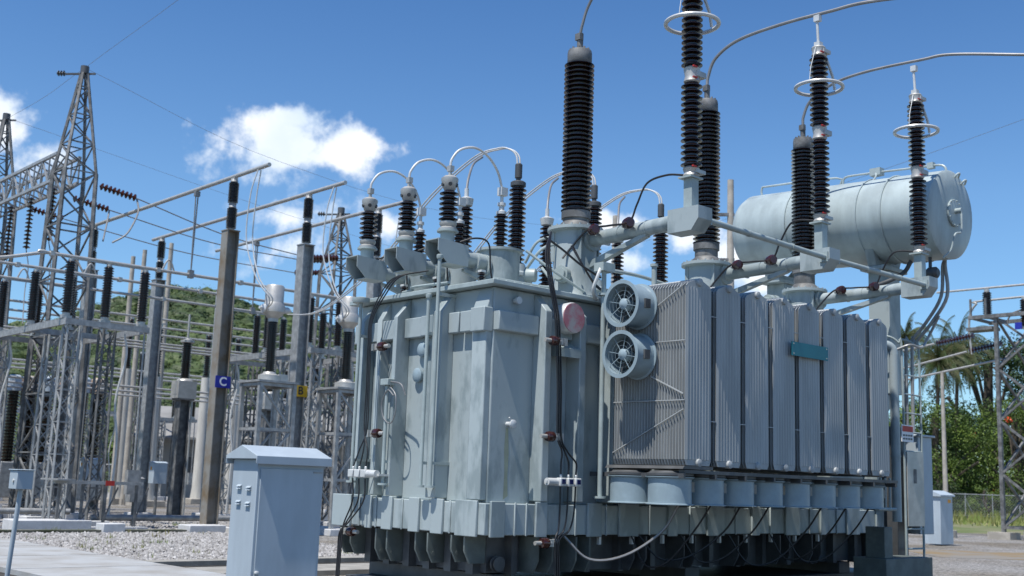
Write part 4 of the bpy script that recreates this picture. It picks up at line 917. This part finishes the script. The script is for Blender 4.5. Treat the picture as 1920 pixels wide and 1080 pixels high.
solo(m, 'lattice_beam', GALV, 'horizontal lattice truss beam joining the two left pylons', 'truss beam', (4.3, 27, 11.2))
def string(p, d, n, label, m_=PORCB, R=.13, pitch=.145, grp='cap and pin insulator strings'):
    m = MB(); pr = [(.03, 0)]
    for k in range(n):
        z = k*pitch; pr += [(.035, z+.02), (R*.55, z+.03), (R, z+.075), (R*.95, z+.09), (.04, z+.10), (.035, z+.14)]
    m.lathe(pr, p, d, 14); return solo(m, 'insulator_string', m_, label, 'insulator string', p, grp)
LZ = []
for k, (vs, z0) in enumerate(((25.85, 11.0), (28.1, 10.95), (32.3, 11.25))):
    u0 = 4.95; string((u0, vs, z0), (1, 0, -.13), 9, ['brown insulator string reaching from the near pylon toward the high bar', 'brown insulator string under the middle of the truss beam, pointing right', 'brown insulator string farthest left under the truss beam, pointing right'][k])
    a = Vector((u0+1.32, vs, z0-.18)); 
    b = Vector((13.2+.9*k, vs, z0-1.15)) if k < 1 else Vector((14.2+2.3*(k-1), vs, z0-.75))
    mid = (a+b)/2 - Vector((0, 0, .22))
    wire('line_conductor', [[a, mid, b]], .02, GCABLE, 'thin line conductor, %s of three crossing the sky from the left pylons' % ['topmost', 'middle', 'lowest'][k], 'overhead line', smooth=10, n=6, group='line conductors from the left pylons')
    string(b, (1, 0, .15), 9, ['dark insulator string left of the slim pylon, upper', 'dark insulator string left of the slim pylon, middle', 'dark insulator string beyond the slim pylon'][k])
for i, (v_, z_) in enumerate(((30.0, 11.15), (32.0, 11.15), (36.2, 11.15), (27.9, 11.15))):
    string((4.2, v_, z_), (0, 0, -1), 13, ['dark string hanging from the beam between the pylons', 'dark string hanging from the beam beside the far pylon', 'dark string hanging from the beam left of the far pylon', 'dark string hanging from the beam beside the near pylon'][i], PORC)
    wire('drop_wire', [[(4.2, v_, 9.25), (4.3, v_-.1, 8.6), (4.2, v_-.3, 7.7), (4.0, v_-1, 6.5)]], .018, GCABLE, 'thin wire falling from the %s hanging insulator string' % ['second', 'third', 'leftmost', 'rightmost'][i], 'wire', smooth=6, n=6)
wire('jumper_wire', [[(6.27, 25.85, 10.8), (6.2, 25.5, 10.3), (5.9, 25.2, 9.7), (5.6, 25.0, 9.3), (5.2, 25, 9.0)]], .03, GCABLE, 'grey jumper looping down beside the near pylon', 'wire')
wire('jumper_wire', [[(6.27, 28.1, 10.75), (6.1, 27.8, 10.2), (5.9, 27.5, 9.5)]], .03, GCABLE, 'short grey jumper under the middle line conductor', 'wire')
wire('earth_wire', [[(4.3, 26.45, 15.1), (14, 30, 14.6), (30, 36, 16.0), (60, 48, 22)]], .007, GCABLE, 'thin earth wire running right from the near pylon peak', 'overhead line', smooth=8, n=5)
wire('earth_wire', [[(4.3, 26.45, 15.1), (4.3, 15, 16), (4.3, 0, 19)]], .0065, GCABLE, 'thin earth wire rising from the near pylon peak out of the top edge', 'overhead line', smooth=8, n=5)
wire('earth_wire', [[(4.3, 26.45, 15.1), (4.3, 34.0, 14.95), (4.3, 60, 16)]], .0065, GCABLE, 'thin earth wire going left from the near pylon peak', 'overhead line', smooth=8, n=5)
wire('earth_wire', [[(4.3, 34.0, 15.0), (20, 36, 13.8), (40, 40, 13.6)]], .0065, GCABLE, 'thin earth wire running right below the big cloud', 'overhead line', smooth=8, n=5)
wire('earth_wire', [[(36, 40, 14), (36, 20, 15.5), (30, 0, 16)]], .008, GCABLE, 'faint distant wire crossing the sky behind the tall bushings', 'overhead line', smooth=8, n=5)

# yard floor furniture
D = thing('steel_frame', 'low steel cable frame carrying a small red sign', 'steel frame', 2.4, 20.5, 0)
m = MB(); m.box(2.35, 4.85, 20.42, 20.58, 1.27, 1.36); m.box(2.2, 2.7, 19.9, 21.1, 1.36, 1.40); m.build('top_rail', GALV, D)
for x in (2.5, 3.15, 3.8, 4.7):
    m = MB(); m.bar((x, 20.5, .12), (x, 20.5, 1.27), .07); m.bar((x-.05, 20.5, .15), (x+.35, 20.5, 1.2), .035); m.build('leg', GALVD, D)
m = MB(); m.box(3.75, 4.0, 20.40, 20.415, 1.24, 1.38); m.build('red_sign', RED, D)
m = MB(); m.box(2.2, 5.0, 20.2, 20.8, 0, .12); m.build('footing', CONCW, D)
solo(MB().tube([(3.9, 21.6, .32), (10.5, 21.6, .32)], .09, 12), 'ground_pipe', GALV, 'grey pipe lying along the gravel behind the drain kerb', 'pipe', (3.9, 21.6, .3))
m = MB(); m.tube([(-1, 24, .42), (4, 23.4, .42)], .09, 12); solo(m, 'ground_pipe', GALV, 'grey pipe near the ground at the left edge', 'pipe', (-1, 24, .42))
for i, (x, y, sx, sy, h) in enumerate(((3.25, 18.7, .3, .25, .30), (5.9, 18.75, .55, .35, .26), (2.2, 20.3, 1.0, .5, .32), (9.1, 18.3, .6, .3, .25))):
    m = MB(); m.box(x-sx, x+sx, y-sy, y+sy, 0, h); solo(m, 'footing_block', CONCW, ['small whitewashed block set in the drain kerb left of the C post', 'whitewashed block in front of the C post', 'wide whitewashed block below the left switch stand', 'whitewashed block hidden partly by the cabinet'][i], 'concrete block', (x, y, 0), bevel=.02)
def pbox(u_, v_, w_, h, z, label, m_=CABP):
    D = thing('post_box', label, 'terminal box', u_, v_, 0)
    m = MB(); m.box(u_-w_, u_+w_, v_-.18, v_+.18, z, z+h); m.prism([(v_-.2, z+h+.001), (v_+.2, z+h+.001), (v_, z+h+.05)], 'x', u_-w_-.03, u_+w_+.03); m.build('box', m_, D, bevel=.008)
    m = MB(); m.cyl((u_, v_, 0), (u_, v_, z), .045, n=10); m.build('post', GALVD, D)
    m = MB(); m.box(u_-w_-.004, u_-w_-.001, v_-.02, v_+.08, z+h-.22, z+h-.12); m.build('sticker', ORANGE, D)
pbox(6.91, 23.89, .22, .65, 1.3, 'pale blue box on a post with an orange sticker, left of the C post')
pbox(5.6, 26.0, .3, .7, 1.3, 'dark blue-grey box on a post deep among the left lattice legs')
pbox(5.5, 22.4, .2, .7, .75, 'plain grey box on a dark post below the grey steel frame end', GALV)

# building behind the yard
def quad(a, b, c, d): return [Vector(p) for p in (a, b, c, d)]
hb = G(-22.5, 74); he = G(-6.5, 78)
BL = thing('storage_building', 'long low building with grey pitched roof behind the yard', 'building', hb[0], hb[1], 0)
def bframe(t, s, z):   # t along the building, s into depth
    dx = (he[0]-hb[0], he[1]-hb[1]); ln = math.hypot(*dx); e1 = (dx[0]/ln, dx[1]/ln); e2 = (-e1[1], e1[0])
    if True: return (hb[0]+e1[0]*t+e2[0]*s, hb[1]+e1[1]*t+e2[1]*s, z)
LN = math.hypot(he[0]-hb[0], he[1]-hb[1])
def bbox_(m, t0, t1, s0, s1, z0, z1):
    m.add([bframe(t, s, z) for z in (z0, z1) for s in (s0, s1) for t in (t0, t1)], [(0, 2, 3, 1), (4, 5, 7, 6), (0, 1, 5, 4), (2, 6, 7, 3), (0, 4, 6, 2), (1, 3, 7, 5)])
m = MB(); bbox_(m, 0, LN, 0, 9, 0, 4.0); m.build('wall', WALLM, BL)
m = MB(); m.add([bframe(t, s, z) for t in (-1.2, LN+1.2) for s, z in ((-1.4, 3.9), (4.5, 6.1), (10.4, 3.9), (-1.4, 3.75), (4.5, 5.95), (10.4, 3.75))],
                [(0, 6, 7, 1), (1, 7, 8, 2), (3, 4, 10, 9), (4, 5, 11, 10), (0, 1, 4, 3), (1, 2, 5, 4), (6, 9, 10, 7), (7, 10, 11, 8), (0, 3, 9, 6), (2, 8, 11, 5)]); m.build('roof', ROOFM, BL)
for k in range(6):
    m = MB(); bbox_(m, 1.2+k*2.6, 2.6+k*2.6, -.03, .0, 1.3, 2.7); wd = m.build('window', GREYD, BL)
    m = MB(); bbox_(m, 1.88+k*2.6, 1.93+k*2.6, -.06, -.035, 1.3, 2.7); bbox_(m, 1.1+k*2.6, 2.7+k*2.6, -.08, -.035, 2.7, 2.78); m.build('frame', WALLM, wd)
m = MB()
for k in range(7): m.tube([bframe(.4+k*2.6, -.02, 2.6), bframe(.4+k*2.6, -1.2, 3.7)], .04, 6)
m.build('eave_bracket', GREYD, BL)

# fences
def fence(x0, y0, x1, y1, label, h=2.1, n=18, z0=0, mesh=True):
    a, b = G(x0, y0), G(x1, y1); D = thing('wire_fence', label, 'fence', a[0], a[1], 0)
    P = lambda t, z: (a[0]+(b[0]-a[0])*t, a[1]+(b[1]-a[1])*t, z)
    for k in range(n+1):
        m = MB(); m.cyl(P(k/n, 0), P(k/n, h+.1), .045, n=8)
        if k % 3 == 0 and k < n: m.cyl(P(k/n, h*.85), P((k+.35)/n, .1), .03, n=6)
        m.build('post', GALV, D)
    m = MB(); m.cyl(P(0, h), P(1, h), .04, n=8); m.cyl(P(0, .35), P(1, .35), .03, n=8); m.build('rail', GALV, D)
    m = MB(); L_ = math.hypot(b[0]-a[0], b[1]-a[1]); k = 0; st_ = .22; q = int(L_/st_)
    for k in range(q):
        t = k/q; d = h/L_
        if t+d <= 1: m.bar(P(t, .1), P(t+d, h), .010); m.bar(P(t+d, .1), P(t, h), .010)
    m.build('mesh_panel', GALV, D)
fence(30, 93, 62, 96.5, 'chain-link fence with steel rails behind the right gravel', 2.05, 14)
fence(-40, 84, -6, 84, 'chain-link fence crossing behind the concrete columns', 2.1, 14)

# right yard
cx, cy = G(15.62, 42.2); D = thing('equipment_cabinet', 'grey cabinet with bright roof and orange sticker, right of the ladder', 'cabinet', cx, cy, 0)
m = MB(); m.box(cx-.55, cx+.35, cy-.35, cy+.35, .05, 1.72); m.build('body', CABP, D, bevel=.01)
m = MB(); m.prism([(cy-.42, 1.721), (cy-.42, 1.78), (cy, 1.93), (cy+.42, 1.78), (cy+.42, 1.721)], 'x', cx-.62, cx+.42); m.build('roof', CABP, D)
m = MB(); m.box(cx+.0, cx+.22, cy-.356, cy-.351, 1.5, 1.62); m.build('sticker', ORANGE, D)
cu_, cv_ = G(22.0, 60)
pu, pv = G(19.2, 51.0)
m = MB(); m.lathe([(.42, 0), (.42, .3), (.12, .32), (.10, 3), (.07, 7.2)], (pu, pv, 0), (0, 0, 1), 12); solo(m, 'concrete_pole', POLEC, 'thin pale pole standing before the palm and fence on the right', 'pole', (pu, pv, 0))
# right gantry tower with switch frame
RG = thing('switch_gantry', 'cross-braced lattice gantry with switch platform at the right edge', 'gantry', 40.5, 12.6, 0)
m = MB()
ux0, ux1, vy0, vy1 = 40.3, 43.8, 9.2, 12.1
for x in (ux0, ux1):
    for y in (vy0, vy1): m.bar((x, y, .3), (x, y, 9.7), .16)
for k in range(4):
    z0, z1 = .5+k*2.3, .5+(k+1)*2.3
    for y in (vy0, vy1): m.bar((ux0, y, z0), (ux1, y, z1), .09); m.bar((ux1, y, z0), (ux0, y, z1), .09)
    for x in (ux0, ux1): m.bar((x, vy0, z0), (x, vy1, z1), .09); m.bar((x, vy1, z0), (x, vy0, z1), .09)
m.box(ux0-.2, ux1+.2, vy0-.2, vy1+.2, .3, .42) if False else None
for y in (vy0, vy1): m.bar((ux0, y, .5), (ux1, y, .5), .12)
for x in (ux0, ux1): m.bar((x, vy0, .5), (x, vy1, .5), .12)
m.build('tower', GALVD, RG)
m = MB(); 
for x in (40.2, 42.2): m.bar((x, 6, 9.75), (x, 13.3, 9.75), .16)
for y in (6.5, 8.5, 10.5, 12.5, 13.2): m.bar((40.2, y, 9.75), (42.2, y, 9.75), .12); m.bar((40.2, y, 9.8), (40.2, y, 10.6), .08)
m.box(40.1, 40.9, 12.2, 13.4, 9.15, 9.3); m.build('platform', GALVD, RG)
for x, y in ((ux0, vy0), (ux0, vy1), (ux1, vy0), (ux1, vy1)):
    m = MB(); m.box(x-.5, x+.5, y-.5, y+.5, 0, .3); m.build('footing', POLEC, RG)
for (y, zb, zt) in ((12.8, 9.9, 11.0), (11.1, 9.3, 10.5)):
    m = MB(); m.lathe(sheds(zb, zt, .15, .21, 12), (41, y, 0), (0, 0, 1), 14); io = m.build('insulator', PORC, RG); m = MB(); m.lathe([(.12, zt), (.12, zt+.12)], (41, y, 0)); m.lathe([(.16, zb-.12), (.16, zb)], (41, y, 0)); m.build('end_fitting', ALU, io)
m = MB(); m.box(40.05, 40.1, 10.85, 11.15, 9.05, 9.35); m.build('blue_plate', BLUEP, RG)
m = MB(); m.cyl((41, 15.2, 11.22), (41, 6, 11.12), .05, n=10); solo(m, 'bus_tube', ALU, 'upper pale tube at the right edge beyond the conservator', 'bus tube', (41, 15.2, 11.2))
m = MB(); m.tube([(41, 13.6, 8.2), (41, 13.7, 9.3), (41, 13.6, 10.1), (41, 13.3, 10.5), (41, 12.9, 10.62), (41, 6, 10.62)], .05, 10, 5); solo(m, 'bus_tube', ALU, 'lower pale tube bent downward at the right edge', 'bus tube', (41, 13, 10.6))
m = MB(); m.tube([(41, 11.9, 9.4), (41, 11.85, 9.7), (41, 11.6, 9.95), (41, 11.0, 10.1)], .04, 8, 5); solo(m, 'jumper_wire', GCABLE, 'short curved jumper rising from the right gantry platform', 'wire', (41, 11.9, 9.4))
string((41, 15.33, 8.80), (0, -1, .14), 13, 'red-brown insulator string, upper of two before the palm', PORCR, .15)
string((41, 13.75, 8.35), (0, -1, .16), 11, 'red-brown insulator string, lower of two before the palm', PORCR, .15)
for i, (a, b) in enumerate((((41, 15.4, 8.8), (41, 25, 7.5)), ((41, 13.85, 8.33), (41, 25, 6.2)), ((41, 12.2, 7.9), (41, 25, 5.9)))):
    m = MB(); m.tube([a, b], .05, 8); solo(m, 'line_conductor', ALU, '%s of three pale conductors passing before the palm' % ['upper', 'middle', 'lower'][i], 'overhead line', a, 'pale conductors before the palm')
# far pole pair with crossarm behind the middle bushing
D = thing('concrete_pole', 'far grey pole with two crossarms seen between bushing and conservator', 'pole', 0, 0, 0)
q = G(8.65, 45); D.location = W(*q); BASE[D.name] = Vector((q[0], q[1], 0))
m = MB(); m.lathe([(.20, 0), (.13, 14)], (q[0], q[1], 0), (0, 0, 1), 10); m.build('pole_shaft', POLEC, D)
for z, l_ in ((12.55, 1.0), (10.7, 1.3)):
    m = MB(); m.bar((q[0]-l_*.8, q[1]+l_*.5, z-.05), (q[0]+.1, q[1]-.1, z+.03), .12); m.tube([(q[0]-.55, q[1]+.35, z-.6), (q[0]-.2, q[1]+.1, z-.4)], .05, 8); m.build('crossarm', GALVD, D)
q = G(4.15, 46); m = MB(); m.lathe([(.20, 0), (.13, 12.6)], (q[0], q[1], 0), (0, 0, 1), 10); solo(m, 'concrete_pole', POLEC, 'yellowish pole right of the nearest tall bushing, behind the transformer', 'pole', (q[0], q[1], 0))

# ------------------------------------------------------------ vegetation
def leaves(centres, radii, per, size, squash=.8, flat_=.0):
    C_ = np.repeat(np.array(centres), per, 0); R_ = np.repeat(np.array(radii), per)
    n = len(C_); d = rng.normal(size=(n, 3)); d /= np.linalg.norm(d, axis=1)[:, None]
    rad = rng.uniform(.55, 1.05, n)**.6
    P = C_ + d*(R_*rad)[:, None]*np.array([1, 1, squash])
    nr = d + rng.normal(size=(n, 3))*.55; nr[:, 2] += .35; nr /= np.linalg.norm(nr, axis=1)[:, None]
    a = np.cross(nr, rng.normal(size=(n, 3))); a /= np.linalg.norm(a, axis=1)[:, None]; b = np.cross(nr, a)
    s = rng.uniform(size*.6, size*1.25, n)[:, None]
    Q = np.stack([P-a*s*.5, P+b*s*.28, P+a*s*.5, P-b*s*.28], 1)
    Q[:, 1] += nr*s*.1
    return Q
def leafobj(Q, name, m_, parent, base):
    Q = Q.reshape(-1, 3)-np.array(base); n = len(Q)//4
    me = bpy.data.meshes.new(name); me.from_pydata(Q.tolist(), [], [(4*i, 4*i+1, 4*i+2, 4*i+3) for i in range(n)]); me.materials.append(m_)
    o = bpy.data.objects.new(name, me); COL.objects.link(o); o.parent = parent; return o
def tree(x, y, h, r, label, m_=None, name='broadleaf_tree', clumps=40, per=70, size=.35, low=.25, cat='tree', group=None, flowers=0, airy=1.0):
    m_ = m_ or LEAF2
    t = bpy.data.objects.new(name, None); COL.objects.link(t); t.location = (x, y, 0); tag(t, label, cat, group)
    cs, rs = [], []
    for k in range(clumps):
        a = random.uniform(0, 2*pi); zz = random.uniform(low, 1); rr = r*math.sqrt(max(.05, 1-((zz-.55)/.5)**2))*random.uniform(.35, 1)
        cs.append((rr*cos(a), rr*sin(a), h*zz*.93)); rs.append(random.uniform(.16, .30)*r*airy)
    leafobj(leaves(cs, rs, per, size), 'crown', m_, t, (0, 0, 0))
    m = MB(); tw = h*.022+.06
    m.tube([(0, 0, 0), (.1, 0, h*.3), (-.1, .1, h*.6), (0, 0, h*.85)], tw, 8, 3)
    for k in range(0, clumps, max(1, clumps//12)): m.tube([(0, 0, h*low*.8+h*.1), (cs[k][0]*.5, cs[k][1]*.5, cs[k][2]*.75), cs[k]], tw*.35, 5, 2)
    me = bpy.data.meshes.new('trunk'); me.from_pydata(m.V, [], m.F); me.materials.append(BARK); o = bpy.data.objects.new('trunk', me); COL.objects.link(o); o.parent = t
    if flowers:
        pts = [cs[i] for i in random.sample(range(len(cs)), flowers)]
        pts = [(p[0]*.9, -abs(p[1])-r*.15, p[2]) for p in pts]
        leafobj(leaves(pts, [.32]*flowers, 26, .22), 'blossom', FLOWR, t, (0, 0, 0))
    return t
tree(38.5, 104, 10.2, 5.4, 'bright green bushy tree behind the right fence, left of the flame tree', LEAF2, size=.21, low=.06, clumps=85, per=210)
tree(46.5, 106, 11.2, 6.2, 'flame tree with orange-red blossoms behind the right gantry', LEAF2, name='flame_tree', size=.21, low=.06, clumps=110, per=210, flowers=12)
tree(54, 108, 11, 5.8, 'green bushy tree at the far right picture edge', LEAF2, size=.21, low=.06, clumps=80, per=200)
tree(31.5, 108, 10, 4.8, 'green bushy tree seen through the ladder', LEAF2, size=.21, low=.06, clumps=70, per=200)
tree(50.5, 121, 19.5, 6.5, 'tall dark open-crowned tree with sky gaps, behind the right gantry', LEAF3, size=.3, low=.35, clumps=60, per=170, airy=.75)
tree(57.5, 124, 20.5, 6.5, 'tall dark tree cut by the right picture edge', LEAF3, size=.3, low=.3, clumps=60, per=170, airy=.8)
tree(43.5, 118, 12, 5, 'dark green tree behind the palm trunk', LEAF3, size=.3, low=.1, clumps=60, per=150)
for i in range(9):
    tree(30+i*3.6, 99.2+random.uniform(-.6, .6), random.uniform(2.6, 4.2), random.uniform(1.7, 2.4), ['%s shrub in the hedge behind the right fence' % s for s in ('leftmost dark', 'second leftmost', 'third leftmost', 'fourth leftmost', 'middle', 'fourth from right', 'third from right', 'second from right', 'rightmost')][i], LEAF2 if i % 2 else LEAF3, name='shrub', cat='shrub', size=.16, low=.03, clumps=26, per=150, group='shrubs behind the right fence')
for i in range(5):
    tree(30+i*7, 114, random.uniform(8.6, 10), 4.8, '%s dark backing tree behind the flame tree and bushes' % ['leftmost', 'second from left', 'middle', 'second from right', 'rightmost'][i], LEAF3, size=.36, low=.03, clumps=70, per=120, group='dark backing trees on the right')
# coconut palms
def palm(x, y, h, label, nf=26, fl=3.6, lean=.6):
    t = bpy.data.objects.new('palm_tree', None); COL.objects.link(t); t.location = (x, y, 0); tag(t, label, 'palm tree')
    m = MB(); m.tube([(0, 0, 0), (lean*.2, 0, h*.35), (lean*.6, 0, h*.7), (lean, 0, h)], .16, 10, 5)
    me = bpy.data.meshes.new('trunk'); me.from_pydata(m.V, [], m.F); me.materials.append(BARK); o = bpy.data.objects.new('trunk', me); COL.objects.link(o); o.parent = t
    c0 = Vector((lean, 0, h))
    for k in range(nf):
        m = MB(); a = k*2.399; el = radians(85 - 120*(k/nf)) ; d = Vector((cos(a)*cos(el), sin(a)*cos(el), sin(el)))
        L_ = fl*random.uniform(.85, 1.1); P = []; p = c0.copy(); dr = d.copy()
        for s in range(14):
            P.append(p.copy()); p = p+dr*(L_/13); dr = (dr+Vector((0, 0, -.13-.012*s))).normalized()
        m.tube(P, .025, 5)
        side = d.cross(Vector((0, 0, 1))); side = side.normalized() if side.length > .1 else Vector((1, 0, 0))
        for s in range(1, 14):
            for q in range(3):
                pp = P[s-1].lerp(P[s], q/3); ax = (P[s]-P[s-1]).normalized(); ll = .95*sin(pi*min(.97, (s+q/3)/14+.08))**.6
                for sg in (-1, 1):
                    e = pp + (side*sg*.5+ax*.3+Vector((0, 0, -.8-.3*random.random())))*ll
                    w_ = ax*.035; m.add([pp-w_, pp+w_, e], [(0, 1, 2)])
        me = bpy.data.meshes.new('frond'); me.from_pydata([tuple(v) for v in m.V], [], m.F); me.materials.append(PALML); o = bpy.data.objects.new('frond', me); COL.objects.link(o); o.parent = t
palm(38.3, 104, 14.0, 'coconut palm nearest the ladder, its fronds partly behind the riser pipes', 40, 4.3)
palm(41.6, 108, 15.3, 'coconut palm with drooping fronds, left of the tall dark tree', 42, 4.4)
palm(38.8, 113, 17.0, 'second coconut palm behind, its head showing above the first', 26, 3.2, .2)
# grass by the right fence
n = 9000; X = rng.uniform(24, 70, n); Y = rng.uniform(74, 93, n); H = rng.uniform(.15, .6, n)*np.where(Y > 84, 1.6, .8)
k_ = rng.uniform(0, 1, n) < np.clip((Y-72)/12, .12, 1); X, Y, H = X[k_], Y[k_], H[k_]
A = rng.uniform(0, pi, len(X)); wd_ = .05
V_ = np.stack([np.stack([X-wd_*np.cos(A), Y-wd_*np.sin(A), X*0], 1), np.stack([X+wd_*np.cos(A), Y+wd_*np.sin(A), X*0], 1), np.stack([X+rng.normal(0, .12, len(X)), Y+rng.normal(0, .12, len(X)), H], 1)], 1).reshape(-1, 3)
me = bpy.data.meshes.new('grass'); me.from_pydata(V_.tolist(), [], [(3*i, 3*i+1, 3*i+2) for i in range(len(X))]); me.materials.append(GRASSM)
o = bpy.data.objects.new('grass', me); COL.objects.link(o); tag(o, 'rough green and dry grass in front of the right fence', 'grass', kind='stuff')

wd = rng.uniform(0, 1, (900, 3)); cl = rng.uniform(0, 1, (45, 2)); ci = rng.integers(0, 45, 900)
U_ = -.2+cl[ci, 0]*8+rng.normal(0, .10, 900); V2 = 9.2+cl[ci, 1]*14+rng.normal(0, .10, 900)
vs_ = []; fs_ = []
for i in range(900):
    a = wd[i, 0]*pi; h_ = .05+.13*wd[i, 1]; k0 = len(vs_)
    vs_ += [(U_[i]-.012*cos(a), V2[i]-.012*sin(a), .02), (U_[i]+.012*cos(a), V2[i]+.012*sin(a), .02), (U_[i]+.08*(wd[i, 2]-.5), V2[i]+.05*cos(9*a), .03+h_)]; fs_.append((k0, k0+1, k0+2))
m = MB(); m.V = vs_; m.F = fs_; tag(m.build('weeds', GRASSM, None, (0, 0, 0), smooth=False), 'small tufts of weeds scattered in the grey gravel', 'weeds', kind='stuff')
# hill with forest
prof = [(-230, 37), (-134, 36), (-118, 38), (-104, 44), (-90, 48), (-78, 47), (-67, 43), (-56, 41), (-44, 38), (-33, 33), (-10, 22), (25, 12), (80, 5), (150, 3)]
def hz(x): return float(np.interp(x, [p[0] for p in prof], [p[1] for p in prof]))
def zf(x, y): return hz(x*300/y)*min(1, max(0, (y-150)/150))**1.1*min(y, 300)/300
m = MB(); nx, ny = 90, 20; 
for j in range(ny):
    for i in range(nx):
        x = -260+i*(420/(nx-1)); t = j/(ny-1); y = 150+t*190
        z = zf(x, y); gx = G(x, y); m.V.append((gx[0], gx[1], z-.6))
for j in range(ny-1):
    for i in range(nx-1): a = j*nx+i; m.F.append((a, a+1, a+1+nx, a+nx))
HILLM = mat('hill_soil', (.055, .095, .018), .95, c2=(.02, .038, .01), scale=.08)
struct(m, 'hill', HILLM)
cs, rs = [], []
for k in range(4600):
    t = random.random()**.75; y = 152+t*156; x = random.uniform(-150, -26)*(y/300)
    rr = random.uniform(1.7, 3.4)*(y/300)**.5
    cs.append((x, y, zf(x, y)+rr*.35)); rs.append(rr)
hm = MB(); ico = [(.0, 0, 1)] + [(cos(a*pi/3)*r_, sin(a*pi/3)*r_, z_) for z_, r_ in ((.5, .86), (-.2, .98)) for a in range(6)]
icf = [(0, 1+i, 1+(i+1) % 6) for i in range(6)] + [(1+i, 7+i, 7+(i+1) % 6, 1+(i+1) % 6) for i in range(6)]
for c_, r_ in zip(cs, rs):
    g0 = len(hm.V); q_ = r_*.82
    hm.V += [(c_[0]+p[0]*q_*random.uniform(.8, 1.15), c_[1]+p[1]*q_*random.uniform(.8, 1.15), c_[2]+p[2]*q_*.75) for p in ico]; hm.F += [tuple(i+g0 for i in f) for f in icf]
me = bpy.data.meshes.new('canopy_mass'); me.from_pydata(hm.V, [], hm.F); me.materials.append(LEAF1)
CAN = bpy.data.objects.new('canopy_mass', me); COL.objects.link(CAN); CAN['kind'] = 'stuff'
Q = leaves(cs, rs, 46, .62, .8)
me = bpy.data.meshes.new('forest'); Qr = Q.reshape(-1, 3); me.from_pydata(Qr.tolist(), [], [(4*i, 4*i+1, 4*i+2, 4*i+3) for i in range(len(Qr)//4)]); me.materials.append(LEAF1)
o = bpy.data.objects.new('forest', me); COL.objects.link(o); tag(o, 'dense green forest covering the hill behind the yard', 'forest', kind='stuff'); CAN.parent = o
# bushes just behind the yard
ORD = 'first second third fourth fifth sixth seventh eighth ninth tenth eleventh twelfth thirteenth fourteenth'.split()
for i in range(14):
    x = -46+i*3.6
    tree(x, 112+random.uniform(-3, 3), random.uniform(3.2, 4.6), random.uniform(2.2, 3), '%s from the left in the row of roadside trees behind the storage building' % ORD[i], LEAF2 if i % 3 else LEAF3, clumps=26, per=110, size=.26, low=.08, group='roadside trees behind the yard')
print('objects', len(bpy.data.objects))
